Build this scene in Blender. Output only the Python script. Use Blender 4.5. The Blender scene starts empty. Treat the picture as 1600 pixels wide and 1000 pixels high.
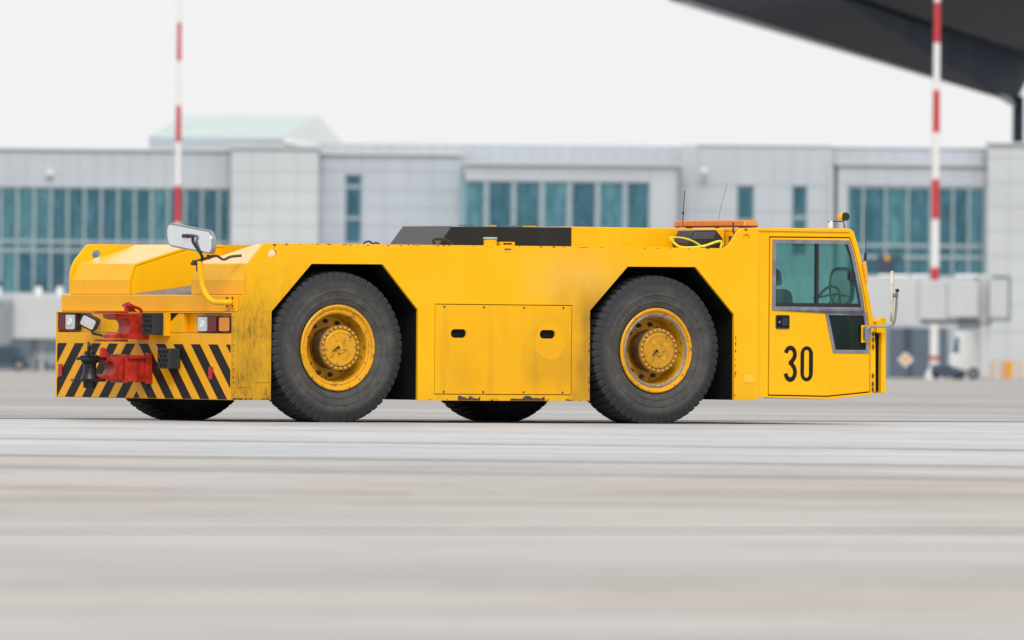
import bpy, bmesh, math, random
from mathutils import Vector, Matrix
from mathutils.geometry import tessellate_polygon
random.seed(7)
R = math.radians
S = bpy.context.scene
COL = S.collection

# ------------------------------------------------------------------ camera
F = 17778.0                                   # focal length in photo pixels (400 mm on 36 mm, 1600 px)
CAM_H, PITCH, ROLL = 0.699, -0.00188, 0.00875
cd = bpy.data.cameras.new('camera'); cam = bpy.data.objects.new('camera', cd); COL.objects.link(cam)
cd.sensor_width = 36; cd.lens = 400.0; cd.clip_start = 1; cd.clip_end = 6000
cam.location = (0, 0, CAM_H)
cam.rotation_euler = (Matrix.Rotation(R(90) - PITCH, 3, 'X') @ Matrix.Rotation(ROLL, 3, 'Z')).to_euler()
cd.dof.use_dof = True; cd.dof.focus_distance = 96.0; cd.dof.aperture_fstop = 5.6
S.camera = cam

# ------------------------------------------------------------------ sky and sun (bright overcast)
SUN_DIR = Vector((0.02, -0.68, 0.70)).normalized()
SUN_EL = math.asin(SUN_DIR.z); SUN_AZ = math.atan2(SUN_DIR.x, SUN_DIR.y)
W = bpy.data.worlds.new('World'); S.world = W; W.use_nodes = True
nt = W.node_tree; nt.nodes.clear()
out = nt.nodes.new('ShaderNodeOutputWorld'); bg = nt.nodes.new('ShaderNodeBackground')
sky = nt.nodes.new('ShaderNodeTexSky'); sky.sky_type = 'NISHITA'; sky.sun_disc = False
sky.sun_elevation = SUN_EL; sky.sun_rotation = SUN_AZ; sky.dust_density = 4; sky.air_density = 1.0
tc = nt.nodes.new('ShaderNodeTexCoord'); mp = nt.nodes.new('ShaderNodeMapping'); mp.inputs['Scale'].default_value = (1, 1, 3)
nz = nt.nodes.new('ShaderNodeTexNoise'); nz.inputs['Scale'].default_value = 2.2; nz.inputs['Detail'].default_value = 5
cr = nt.nodes.new('ShaderNodeValToRGB')
cr.color_ramp.elements[0].position = .25; cr.color_ramp.elements[0].color = (.93, .93, .94, 1)
cr.color_ramp.elements[1].position = .75; cr.color_ramp.elements[1].color = (1.0, 1.0, 1.0, 1)
vm = nt.nodes.new('ShaderNodeVectorMath'); vm.operation = 'SCALE'; vm.inputs['Scale'].default_value = 6.2
mx = nt.nodes.new('ShaderNodeMix'); mx.data_type = 'RGBA'; mx.inputs['Factor'].default_value = .96
nt.links.new(tc.outputs['Generated'], mp.inputs['Vector']); nt.links.new(mp.outputs['Vector'], nz.inputs['Vector'])
nt.links.new(nz.outputs['Fac'], cr.inputs['Fac']); nt.links.new(cr.outputs['Color'], vm.inputs[0])
nt.links.new(sky.outputs['Color'], mx.inputs['A']); nt.links.new(vm.outputs['Vector'], mx.inputs['B'])
nt.links.new(mx.outputs['Result'], bg.inputs['Color']); bg.inputs['Strength'].default_value = .10
nt.links.new(bg.outputs['Background'], out.inputs['Surface'])
sd = bpy.data.lights.new('sun', 'SUN'); sun = bpy.data.objects.new('sun', sd); COL.objects.link(sun)
sd.energy = 1.5; sd.angle = R(28); sd.color = (1, .97, .93)
sun.rotation_euler = (-SUN_DIR).to_track_quat('-Z', 'Y').to_euler()
S.view_settings.view_transform = 'Standard'; S.view_settings.look = 'None'
S.view_settings.exposure = 0.64; S.view_settings.gamma = 1; S.view_settings.use_curve_mapping = False
S.cycles.max_bounces = 8

# ------------------------------------------------------------------ materials
def new_mat(name):
    m = bpy.data.materials.new(name); m.use_nodes = True
    n = m.node_tree; b = n.nodes['Principled BSDF']
    return m, n, b
def N(n, t, **kw):
    o = n.nodes.new('ShaderNode' + t)
    for k, v in kw.items():
        if hasattr(o, k): setattr(o, k, v)
        else: o.inputs[k].default_value = v
    return o
def noise(n, scale, detail=4, stretch=(1, 1, 1), rough=.55, dist=0.0):
    t = N(n, 'TexCoord'); m = N(n, 'Mapping'); m.inputs['Scale'].default_value = stretch
    z = N(n, 'TexNoise'); z.inputs['Scale'].default_value = scale; z.inputs['Detail'].default_value = detail
    z.inputs['Roughness'].default_value = rough; z.inputs['Distortion'].default_value = dist
    n.links.new(t.outputs['Object'], m.inputs['Vector']); n.links.new(m.outputs['Vector'], z.inputs['Vector'])
    return z.outputs['Fac']
def ramp(n, src, p0, p1, c0=0, c1=1):
    r = N(n, 'MapRange'); r.inputs['From Min'].default_value = p0; r.inputs['From Max'].default_value = p1
    r.inputs['To Min'].default_value = c0; r.inputs['To Max'].default_value = c1
    n.links.new(src, r.inputs['Value']); return r.outputs['Result']
def math_(n, op, a, b=None):
    m = N(n, 'Math', operation=op)
    for i, v in enumerate((a, b)):
        if v is None: continue
        if isinstance(v, (int, float)): m.inputs[i].default_value = v
        else: n.links.new(v, m.inputs[i])
    return m.outputs[0]
def mix(n, fac, a, b):
    m = N(n, 'Mix', data_type='RGBA')
    if isinstance(fac, (int, float)): m.inputs['Factor'].default_value = fac
    else: n.links.new(fac, m.inputs['Factor'])
    for k, v in (('A', a), ('B', b)):
        if isinstance(v, tuple): m.inputs[k].default_value = (*v, 1) if len(v) == 3 else v
        else: n.links.new(v, m.inputs[k])
    return m.outputs['Result']
def bump(n, b, src, strength=.2, dist=.005):
    u = N(n, 'Bump'); u.inputs['Strength'].default_value = strength; u.inputs['Distance'].default_value = dist
    n.links.new(src, u.inputs['Height']); n.links.new(u.outputs['Normal'], b.inputs['Normal'])
def simple(name, c, rough=.5, metal=0.0, var=.15, scale=6, stretch=(1, 1, 1), spec=.5, bmp=0.0):
    m, n, b = new_mat(name)
    z = noise(n, scale, 5, stretch)
    d = tuple(x * (1 - var) for x in c); l = tuple(min(1, x * (1 + var)) for x in c)
    n.links.new(mix(n, ramp(n, z, .3, .7), d, l), b.inputs['Base Color'])
    n.links.new(ramp(n, z, .3, .7, max(0.02, rough - .08), min(1, rough + .08)), b.inputs['Roughness'])
    b.inputs['Metallic'].default_value = metal; b.inputs['Specular IOR Level'].default_value = spec
    if bmp: bump(n, b, z, bmp)
    return m
YEL = (.86, .425, .0012)
def yellow_paint(name, c=YEL, dirt=.18, zones=(), rough=.34, chips=0.0, clean=None, worn_glare=None):
    """old glossy machine paint: sun-faded patches, rain streaks, an optional painted glare patch, and grime zones at given places (x0,x1,z0,z1,amount,kind)"""
    m, n, b = new_mat(name)
    z1 = noise(n, 1.6, 5); z2 = noise(n, 9, 6, (1, 1, .10)); z3 = noise(n, 60, 3)
    base = mix(n, ramp(n, z1, .35, .7), c, (c[0] * .98, c[1] * 1.07, c[2] + .006))
    base = mix(n, math_(n, 'MULTIPLY', ramp(n, z2, .52, .8), dirt), base, (.45, .23, .02))
    tcn = N(n, 'TexCoord'); sx = N(n, 'SeparateXYZ'); n.links.new(tcn.outputs['Object'], sx.inputs[0])
    soft = hard = None
    for (x0, x1, q0, q1, a, kind) in zones:
        fx = math_(n, 'MULTIPLY', ramp(n, sx.outputs['X'], x0 - .12, x0 + .12), ramp(n, sx.outputs['X'], x1 - .10, x1 + .10, 1, 0))
        fz = math_(n, 'MULTIPLY', ramp(n, sx.outputs['Z'], q0 - .12, q0 + .12), ramp(n, sx.outputs['Z'], q1 - .25, q1 + .25, 1, 0))
        k = math_(n, 'MULTIPLY', math_(n, 'MULTIPLY', fx, fz), a)
        if kind == 'scrape':
            hard = k if hard is None else math_(n, 'MAXIMUM', hard, k); k = math_(n, 'MULTIPLY', k, .72)
        soft = k if soft is None else math_(n, 'MAXIMUM', soft, k)
    if worn_glare:
        x0, x1, q0, q1 = worn_glare
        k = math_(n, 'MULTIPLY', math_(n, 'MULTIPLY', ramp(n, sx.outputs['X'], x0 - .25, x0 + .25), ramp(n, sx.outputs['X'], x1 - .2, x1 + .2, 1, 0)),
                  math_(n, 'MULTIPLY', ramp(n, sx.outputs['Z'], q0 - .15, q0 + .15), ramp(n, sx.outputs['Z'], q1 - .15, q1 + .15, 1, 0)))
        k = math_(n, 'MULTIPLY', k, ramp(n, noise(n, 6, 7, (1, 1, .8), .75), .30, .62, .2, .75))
        base = mix(n, k, base, (.84, .47, .085))  # worn pale glare painted into the base colour
    rr = ramp(n, z1, .3, .75, rough - .06, rough + .12)
    if soft is not None:
        veil = math_(n, 'MULTIPLY', soft, ramp(n, noise(n, 4, 6, (1, 1, .6), .6), .25, .72, .35, 1))
        if clean:
            dx = math_(n, 'SUBTRACT', sx.outputs['X'], clean[0]); dz = math_(n, 'SUBTRACT', sx.outputs['Z'], clean[1])
            d = math_(n, 'SQRT', math_(n, 'ADD', math_(n, 'MULTIPLY', dx, dx), math_(n, 'MULTIPLY', dz, dz)))
            d = math_(n, 'ADD', d, math_(n, 'MULTIPLY', noise(n, 5, 3), .05))
            veil = math_(n, 'MULTIPLY', veil, ramp(n, d, clean[2], clean[2] + .012, .45, 1))
        base = mix(n, veil, base, (.27, .145, .022))
        rr = math_(n, 'ADD', rr, math_(n, 'MULTIPLY', veil, .3))
    if hard is not None:
        s1 = ramp(n, noise(n, 26, 9, (1, 1, .28), .82, .4), .45, .62); s2 = ramp(n, noise(n, 30, 6, (.3, 1, 1), .8), .56, .66)
        g = ramp(n, noise(n, 5, 4, (1, 1, .6), .6), .32, .62)
        k = math_(n, 'MULTIPLY', math_(n, 'MULTIPLY', math_(n, 'MAXIMUM', s1, math_(n, 'MULTIPLY', s2, .6)), g), hard)
        base = mix(n, math_(n, 'MULTIPLY', k, .85), base, (.075, .042, .014))
    if chips:
        k = ramp(n, noise(n, 17, 7, (1, 1, 1), .7), .55, .60)
        base = mix(n, math_(n, 'MULTIPLY', k, chips), base, (.085, .060, .045))
    n.links.new(base, b.inputs['Base Color']); n.links.new(rr, b.inputs['Roughness'])
    b.inputs['Specular IOR Level'].default_value = .12; b.inputs['Coat Weight'].default_value = .5; b.inputs['Coat Roughness'].default_value = .16; b.inputs['Coat IOR'].default_value = 1.24
    wob = noise(n, 2.6, 2)
    bump(n, b, math_(n, 'ADD', math_(n, 'MULTIPLY', wob, 2.5), math_(n, 'MULTIPLY', z3, .12)), .12, .012)
    return m
M = {}
M['yellow'] = yellow_paint('yellow_paint')
M['yellow_side'] = yellow_paint('yellow_side_paint', dirt=.14, worn_glare=(2.95, 3.75, 1.05, 1.42), zones=(
    (-.2, .46, .0, 1.0, 1.0, 'scrape'), (3.34, 3.9, .1, 1.12, 1.0, 'film'), (3.1, 3.9, .85, 1.30, .36, 'film'),
    (1.8, 3.5, .12, .24, .5, 'scrape'), (.1, .75, .9, 1.3, .30, 'scrape'), (4.9, 5.2, .1, .26, .5, 'scrape')))
M['yellow_panel'] = yellow_paint('yellow_panel_paint', (.85, .405, .0012), dirt=.35, clean=(3.11, .70, .17), zones=(
    (2.1, 2.45, .25, .62, .40, 'film'), (2.85, 3.4, .30, .85, .55, 'film'), (1.95, 3.4, .2, .9, .16, 'film')))
M['yellow_rear'] = yellow_paint('yellow_rear_paint', (.86, .385, .0012), dirt=.22)
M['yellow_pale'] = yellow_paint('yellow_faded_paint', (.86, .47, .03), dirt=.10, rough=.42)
gl = M['yellow_gloss'] = yellow_paint('glossy_sky_sheen_yellow', (.86, .47, .03), dirt=.08)  # paler base colour carries the sky glare on the sloping locker tops
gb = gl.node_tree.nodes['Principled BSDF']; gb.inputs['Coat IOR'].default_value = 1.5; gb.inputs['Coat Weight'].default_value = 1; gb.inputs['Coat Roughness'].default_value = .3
M['rim'] = yellow_paint('yellow_rim_paint', (.76, .345, .008), dirt=.3, rough=.42, chips=.75, zones=((-.28, .28, -.28, .28, .36, 'film'),))
M['cap_worn'] = yellow_paint('oily_yellow_cap_paint', (.52, .24, .012), dirt=.4, rough=.4, chips=.6)
M['hub'] = simple('worn_hub_paint', (.26, .13, .022), .5, 0, .3, 14)
M['hub_dark'] = simple('oily_hub_steel', (.085, .05, .022), .5, .2, .5, 14)
M['black'] = simple('black_steel', (.012, .012, .013), .6)
M['void'] = simple('void_black_steel', (.006, .006, .007), .85, spec=.2)  # near-black stands in for the darkness inside wells, gaps and openings
M['hood'] = simple('charcoal_hood_paint', (.016, .017, .021), .55, 0, .2, 5, spec=.25)
M['hood_worn'] = simple('worn_charcoal_paint', (.055, .056, .062), .5, 0, .2, 9)
M['plastic'] = simple('black_plastic', (.018, .018, .02), .42)
M['rubber'] = simple('black_rubber', (.022, .022, .023), .75, 0, .3, 20)
M['red'] = simple('worn_red_paint', (.40, .020, .010), .42, 0, .45, 12)
M['redrefl'] = simple('red_reflector', (.35, .01, .012), .2)
M['grease'] = simple('greasy_black_steel', (.022, .022, .026), .35, .5, .5, 20)
M['stripe'] = simple('black_stripe_paint', (.014, .011, .011), .5, 0, .35, 14, spec=.2)
M['alu'] = simple('worn_aluminium', (.27, .27, .32), .38, .8, .25, 12)
M['steel'] = simple('grey_steel', (.35, .35, .35), .35, .8)
M['rust'] = simple('rusty_steel', (.07, .045, .03), .7, .2, .4, 30)
M['white'] = simple('white_plastic', (.75, .75, .74), .4, 0, .05)
M['mirror'] = simple('mirror_glass', (.80, .83, .86), .16, .75, .05, 4)
M['mirror_shell'] = simple('worn_mirror_shell', (.50, .46, .34), .4, 0, .3, 10)
M['grating'] = simple('ramp_tread_plate', (.33, .29, .27), .6, .2, .25, 20)
M['digit'] = simple('black_vinyl', (.008, .008, .008), .5, spec=.2)
M['rope'] = simple('yellow_green_strap', (.70, .66, .05), .6, 0, .1, 30)
M['seat'] = simple('dark_seat_cloth', (.035, .04, .045), .85)
M['dash'] = simple('dark_dashboard', (.03, .032, .035), .6)
def lens(name, c, rough=.15, ribs=None, emit=0):
    m, n, b = new_mat(name)
    z = noise(n, 40, 2)
    n.links.new(mix(n, z, tuple(x * .6 for x in c), c), b.inputs['Base Color'])
    b.inputs['Roughness'].default_value = rough; b.inputs['Specular IOR Level'].default_value = .3
    return m
M['amber'] = lens('amber_lens', (.85, .27, .03)); M['taillens'] = lens('red_lens', (.17, .004, .006))
M['clear'] = lens('clear_lens', (.70, .72, .74), .12)
def glass(name, tint, alpha, rough=.04, through=None):
    m, n, b = new_mat(name)
    z = noise(n, 3.5, 5, (1, 1, .22), .6, .5)
    n.links.new(mix(n, z, tuple(x * .75 for x in tint), tint), b.inputs['Base Color'])
    b.inputs['Roughness'].default_value = rough; b.inputs['IOR'].default_value = 1.5
    tr = N(n, 'BsdfTransparent'); tr.inputs['Color'].default_value = (*(through or (min(1, .50 + tint[0]), min(1, .60 + tint[1]), min(1, .58 + tint[2]))), 1)
    ms = N(n, 'MixShader'); n.links.new(ramp(n, z, .40, .72, alpha * .75, min(1, alpha * 1.7)), ms.inputs[0])
    n.links.new(tr.outputs[0], ms.inputs[1]); n.links.new(b.outputs[0], ms.inputs[2])
    n.links.new(ms.outputs[0], n.nodes['Material Output'].inputs['Surface'])
    return m
M['cabglass'] = glass('teal_cab_glass', (.18, .34, .34), .13, .04, (.66, .86, .845))
M['footglass'] = glass('dark_cab_glass', (.012, .035, .035), .35)
M['facadeglass'] = glass('teal_facade_glass', (.075, .215, .285), .55)
M['facadeglass_pale'] = glass('pale_teal_facade_glass', (.12, .30, .36), .55)
M['facadeglass_deep'] = glass('deep_blue_facade_glass', (.062, .185, .255), .58)
M['cladding'] = simple('grey_cladding', (.435, .47, .51), .45, .1, .06, .25)
M['cladding_light'] = simple('light_grey_cladding', (.50, .525, .545), .45, .1, .05, .25)
M['cladding_shade'] = simple('blue_grey_cladding', (.425, .47, .52), .45, .1, .06, .25)
M['joint'] = simple('wall_joint_sheet', (.42, .45, .48), .7)
M['mullion'] = simple('window_mullion_grey', (.30, .38, .41), .4, .3)
M['inside'] = simple('interior_wall', (.22, .44, .52), .9)
M['brace'] = simple('white_steel_brace', (.75, .80, .80), .6)
M['rooflight'] = simple('pale_green_rooflight', (.42, .52, .51), .3, 0, .08, .3)
M['roofwhite'] = simple('white_roof_trim', (.62, .63, .64), .5)
M['gable'] = simple('pale_gable_sheet', (.50, .52, .53), .5, 0, .06, .3)
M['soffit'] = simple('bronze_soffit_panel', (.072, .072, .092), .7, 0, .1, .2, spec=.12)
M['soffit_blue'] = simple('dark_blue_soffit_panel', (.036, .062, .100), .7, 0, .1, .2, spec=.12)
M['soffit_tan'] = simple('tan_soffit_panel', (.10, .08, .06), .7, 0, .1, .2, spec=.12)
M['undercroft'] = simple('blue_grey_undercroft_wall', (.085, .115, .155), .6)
M['navy'] = simple('dark_navy_paint', (.03, .05, .085), .5)
M['mast_red'] = simple('mast_red_paint', (.50, .035, .045), .5)
M['mast_white'] = simple('mast_white_paint', (.72, .72, .72), .5, 0, .05)
M['bridge'] = simple('pale_grey_bridge_paint', (.47, .49, .50), .5, 0, .05, .5)
M['bridge_dark'] = simple('grey_bridge_paint', (.22, .25, .28), .6)
M['orange'] = simple('orange_yellow_paint', (.80, .36, .03), .5)
M['tyre_plain'] = simple('tyre_black', (.02, .02, .02), .8)

# ------------------------------------------------------------------ mesh helpers
class MB:
    def __init__(s): s.v = []; s.f = []
    def add(s, vs, fs):
        o = len(s.v); s.v += [tuple(v) for v in vs]; s.f += [tuple(i + o for i in f) for f in fs]; return s
    def box(s, x0, x1, y0, y1, z0, z1):
        return s.add([(x, y, z) for x in (x0, x1) for y in (y0, y1) for z in (z0, z1)],
                     [(0, 1, 3, 2), (4, 6, 7, 5), (0, 4, 5, 1), (2, 3, 7, 6), (0, 2, 6, 4), (1, 5, 7, 3)])
    def hexa(s, p):                      # 8 points: bottom ring 4, top ring 4
        return s.add(p, [(3, 2, 1, 0), (4, 5, 6, 7), (0, 1, 5, 4), (1, 2, 6, 5), (2, 3, 7, 6), (3, 0, 4, 7)])
    def prism(s, loops, a0, a1, plane='xz'):
        """outline + holes in a plane, extruded along the third axis from a0 to a1"""
        if not isinstance(loops[0][0], (tuple, list)): loops = [loops]
        def P(u, w, a): return {'xz': (u, a, w), 'yz': (a, u, w), 'xy': (u, w, a)}[plane]
        tri = tessellate_polygon([[Vector((u, w, 0)) for u, w in l] for l in loops])
        pts = [p for l in loops for p in l]; n = len(pts); o = len(s.v)
        s.v += [P(u, w, a0) for u, w in pts] + [P(u, w, a1) for u, w in pts]
        for t in tri:
            s.f.append(tuple(o + i for i in t)); s.f.append(tuple(o + n + i for i in reversed(t)))
        k = 0
        for l in loops:
            m = len(l)
            for i in range(m):
                j = (i + 1) % m
                s.f.append((o + k + i, o + k + j, o + n + k + j, o + n + k + i))
            k += m
        return s
    def lathe(s, prof, seg=48, c=(0, 0, 0), axis='y', cap=True):
        o = len(s.v); m = len(prof)
        for i in range(seg):
            a = 2 * math.pi * i / seg
            for (h, r) in prof:
                p = {'y': (r * math.cos(a), h, r * math.sin(a)), 'z': (r * math.cos(a), r * math.sin(a), h), 'x': (h, r * math.cos(a), r * math.sin(a))}[axis]
                s.v.append((p[0] + c[0], p[1] + c[1], p[2] + c[2]))
        for i in range(seg):
            j = (i + 1) % seg
            for k in range(m - 1):
                s.f.append((o + i * m + k, o + j * m + k, o + j * m + k + 1, o + i * m + k + 1))
        if cap:
            s.f.append(tuple(o + i * m for i in range(seg))); s.f.append(tuple(o + i * m + m - 1 for i in reversed(range(seg))))
        return s
    def tube(s, path, r, seg=8):
        path = [Vector(p) for p in path]; o = len(s.v); up = None
        for i, p in enumerate(path):
            d = (path[min(i + 1, len(path) - 1)] - path[max(i - 1, 0)]).normalized()
            if up is None:
                up = Vector((0, 0, 1)) if abs(d.z) < .9 else Vector((1, 0, 0))
            a = d.cross(up).normalized(); b = a.cross(d).normalized(); up = b
            rr = r[i] if isinstance(r, (list, tuple)) else r
            for k in range(seg):
                t = 2 * math.pi * k / seg
                s.v.append(tuple(p + a * rr * math.cos(t) + b * rr * math.sin(t)))
        for i in range(len(path) - 1):
            for k in range(seg):
                l = (k + 1) % seg
                s.f.append((o + i * seg + k, o + i * seg + l, o + (i + 1) * seg + l, o + (i + 1) * seg + k))
        e = o + (len(path) - 1) * seg
        s.f.append(tuple(o + k for k in reversed(range(seg)))); s.f.append(tuple(e + k for k in range(seg)))
        return s
    def build(s, name, mat, parent=None, bevel=0, smooth=None, label=None, loc=None):
        me = bpy.data.meshes.new(name); me.from_pydata(s.v, [], s.f); me.update()
        bm = bmesh.new(); bm.from_mesh(me); bmesh.ops.recalc_face_normals(bm, faces=bm.faces); bm.to_mesh(me); bm.free()
        for m in (mat if isinstance(mat, (list, tuple)) else [mat]): me.materials.append(m)
        if smooth is not None:
            for p in me.polygons: p.use_smooth = True
            me.set_sharp_from_angle(angle=R(smooth))
        o = bpy.data.objects.new(name, me); COL.objects.link(o)
        if parent: o.parent = parent
        if loc: o.location = loc
        if bevel:
            b = o.modifiers.new('bevel', 'BEVEL'); b.width = bevel; b.segments = 2; b.limit_method = 'ANGLE'; b.angle_limit = R(35)
        if label: o['label'] = label
        return o
def arc(cx, cz, r, a0, a1, n):
    return [(cx + r * math.cos(R(a0 + (a1 - a0) * i / n)), cz + r * math.sin(R(a0 + (a1 - a0) * i / n))) for i in range(n + 1)]
def rrect(x0, x1, z0, z1, r, n=5):
    return arc(x1 - r, z1 - r, r, 0, 90, n) + arc(x0 + r, z1 - r, r, 90, 180, n) + arc(x0 + r, z0 + r, r, 180, 270, n) + arc(x1 - r, z0 + r, r, 270, 360, n)
def curve(pts, n=6):                     # Catmull-Rom through points
    P = [Vector(p) for p in pts]; P = [P[0] * 2 - P[1]] + P + [P[-1] * 2 - P[-2]]; o = []
    for i in range(1, len(P) - 2):
        for k in range(n):
            t = k / n; a, b, c, d = P[i - 1:i + 3]
            o.append(.5 * ((2 * b) + (c - a) * t + (2 * a - 5 * b + 4 * c - d) * t * t + (3 * b - a - 3 * c + d) * t ** 3))
    return o + [P[-2]]
def tag(o, label, cat, group=None):
    o['label'] = label; o['category'] = cat
    if group: o['group'] = group
    return o
def thing(name, label, cat, loc=(0, 0, 0), rz=0, group=None):
    o = bpy.data.objects.new(name, None); COL.objects.link(o); o.location = loc; o.rotation_euler = (0, 0, rz)
    return tag(o, label, cat, group)
def structure(o, kind='structure'): o['kind'] = kind; return o
def clip(poly, u0, u1, w0, w1):
    for ax, lim, sg in ((0, u0, 1), (0, u1, -1), (1, w0, 1), (1, w1, -1)):
        o = []
        for i in range(len(poly)):
            a, b = poly[i - 1], poly[i]; da, db = sg * (a[ax] - lim), sg * (b[ax] - lim)
            if (da >= 0) != (db >= 0):
                t = da / (da - db); o.append((a[0] + t * (b[0] - a[0]), a[1] + t * (b[1] - a[1])))
            if db >= 0: o.append(b)
        poly = o
        if len(poly) < 3: return None
    return poly
def at(px, py, Y):
    """the point of the place seen at a photo pixel, at distance Y"""
    a, b = px - 800, py - 500; c, s = math.cos(ROLL), math.sin(ROLL)
    u, v = (a * c + b * s) / F, -(-a * s + b * c) / F
    c, s = math.cos(PITCH), math.sin(PITCH)
    d = (u, c + v * s, v * c - s); k = Y / d[1]
    return Vector((d[0] * k, Y, CAM_H + d[2] * k))

# ------------------------------------------------------------------ ground
def ground_z(Y): return 0.0 if Y < 105 else -(Y - 105) * .00225
def pave_mat(name, ca, cb, warm, r0, r1, lane, spec):
    """old concrete: long lanes of different pours, blotches, rubber film, fine aggregate"""
    m, n, b = new_mat(name)
    z1 = noise(n, lane * 1.3, 4, (.22, 1, 1), .55, .8); z2 = noise(n, lane * 3.6, 6, (.34, 1, 1), .7, .8); z3 = noise(n, 30, 4)
    z4 = noise(n, lane * 1.1, 5, (.5, 1, 1), .6, .9); z5 = noise(n, lane * 8, 6, (.45, 1, 1), .75, .7)
    c = mix(n, ramp(n, z1, .36, .64), ca, cb)
    c = mix(n, ramp(n, z4, .40, .60, 0, .9), c, warm)
    c = mix(n, ramp(n, z2, .47, .64, 0, .65), c, tuple(x * .68 for x in ca))
    c = mix(n, ramp(n, z5, .46, .66, 0, .55), c, tuple(min(1, x * 1.3) for x in cb))
    n.links.new(c, b.inputs['Base Color'])
    n.links.new(ramp(n, z4, .35, .65, r0, r1), b.inputs['Roughness'])
    b.inputs['Specular IOR Level'].default_value = spec
    bump(n, b, z3, .3, .004)
    return m
M['concrete'] = pave_mat('apron_concrete', (.315, .30, .285), (.43, .42, .41), (.37, .322, .285), .55, .8, .13, .5)
M['concrete_far'] = pave_mat('far_apron_concrete', (.26, .25, .235), (.37, .36, .345), (.31, .285, .26), .6, .85, .045, .4)
M['damp_sheen'] = pave_mat('damp_sheen_concrete', (.36, .365, .375), (.48, .485, .495), (.40, .40, .405), .42, .62, .16, .5)  # lighter, cooler base colour carries the sky sheen on the wet strip
def sheet(name, pts, z, mat, kind='structure'):
    o = MB().add([(x, y, ground_z(y) + z) for x, y in pts], [tuple(range(len(pts)))]).build(name, mat)
    o['kind'] = kind; return o
# one terrain sheet out past the terminal
mb = MB(); ys = [-60, 0, 40, 80, 105, 200, 400, 700, 1000, 1600]
xs = [-900, -300, -60, 60, 300, 900]
mb.add([(x, y, ground_z(y)) for y in ys for x in xs], [(j * 6 + i, j * 6 + i + 1, j * 6 + 7 + i, j * 6 + 6 + i) for j in range(len(ys) - 1) for i in range(5)])
structure(mb.build('ground', M['concrete_far']))
# pavement edge passes just under the tractor, oblique to the view
def edge_y(x): return 99.0 + .78 * x
sheet('apron', [(-45, 10), (45, 10), (45, edge_y(5) + 10), (6, edge_y(5.5)), (-5, edge_y(-5)), (-45, edge_y(-5) - 12)], .004, M['concrete'])
sheet('damp_sheen_pavement', [(-30, 74), (30, 58), (30, edge_y(5)), (5, edge_y(5)), (-5, edge_y(-5)), (-30, edge_y(-5))], .008, M['damp_sheen'])
M['seal_shadow'] = simple('joint_seal_shadow', (.035, .033, .032), .7)
sheet('pavement_joint', [(-5, edge_y(-5) - .05), (6, edge_y(6) - .05), (6, edge_y(6) + .75), (-5, edge_y(-5) + .75)], .012, M['seal_shadow'])  # dark joint strip also stands for the tractor's contact shadow
def worn_paint(name, c, under):
    m, n, b = new_mat(name)
    z = noise(n, 2.2, 6, (.5, 1, 1), .7)
    n.links.new(mix(n, ramp(n, z, .4, .62), c, under), b.inputs['Base Color']); b.inputs['Roughness'].default_value = .7
    return m
M['mark_yellow'] = worn_paint('worn_yellow_marking', (.72, .63, .50), (.50, .455, .40))
M['mark_red'] = worn_paint('worn_red_marking', (.66, .36, .30), (.52, .42, .39))
sheet('road_marking', [(-12, 35.2), (12, 47.9), (12, 48.3), (-12, 35.6)], .012, M['mark_yellow'])
sheet('road_marking', [(-12, 56.2), (-.45, 51.75), (-.45, 52.0), (-12, 56.45)], .012, M['mark_red'])
joint_old = simple('worn_joint_seal', (.25, .245, .24), .8)
for y0, sl in ((59.5, -.35), (76.0, -.30)):
    sheet('pavement_joint', [(-20, y0 - 20 * sl), (20, y0 + 20 * sl), (20, y0 + .3 + 20 * sl), (-20, y0 + .3 - 20 * sl)], .016, joint_old)

# ------------------------------------------------------------------ terminal building (far)
BD = 700.0
term = thing('terminal_building', 'long pale grey clad airport terminal with teal glass windows behind the yellow tractor', 'building', (0, BD, ground_z(BD)))
TZ = ground_z(BD)
def T(px, py, Y=BD):
    p = at(px, py, Y); return p.x, p.z - TZ        # building-local x, z
def X(px, Y=BD): return T(px, 400, Y)[0]
def Zt(px, py, Y=BD): return T(px, py, Y)[1]
def subtract(r, holes):
    out = [r]
    for h in holes:
        nxt = []
        for (a, b, c, d) in out:
            x0, x1, z0, z1 = max(a, h[0]), min(b, h[1]), max(c, h[2]), min(d, h[3])
            if x0 >= x1 or z0 >= z1: nxt.append((a, b, c, d)); continue
            if a < x0: nxt.append((a, x0, c, d))
            if x1 < b: nxt.append((x1, b, c, d))
            if c < z0: nxt.append((x0, x1, c, z0))
            if z1 < d: nxt.append((x0, x1, z1, d))
        out = nxt
    return [q for q in out if q[1] - q[0] > .08 and q[3] - q[2] > .08]
def facade(px0, px1, yt, dy, openings, vx, vz, mat, yb=600, depth=.35, G=.03):
    """wall zone at depth offset dy (local y): backing wall with openings, and single cladding panels over it"""
    mid = (px0 + px1) / 2; Y = BD + dy
    x0, x1 = X(px0, Y), X(px1, Y); z1 = Zt(mid, yt, Y)
    hol = [(X(a, Y), X(b, Y), Zt((a + b) / 2, d, Y), Zt((a + b) / 2, c, Y)) for a, b, c, d in openings]
    mb = MB()
    for (a, b, c, d) in subtract((x0, x1, -.3, z1), hol): mb.box(a, b, dy, dy + depth, c, d)
    mb.build('wall', M['joint'], term)
    gx = [x0] + [X(v, Y) for v in vx] + [x1]; gz = [-.3] + sorted(Zt(mid, v, Y) for v in vz) + [z1]
    for i in range(len(gx) - 1):
        for j in range(len(gz) - 1):
            for (a, b, c, d) in subtract((gx[i] + G / 2, gx[i + 1] - G / 2, gz[j] + G / 2, gz[j + 1] - G / 2), hol):
                MB().box(a, b, dy - .05, dy - .003, c, d).build('cladding_panel', mat, term)
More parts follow.
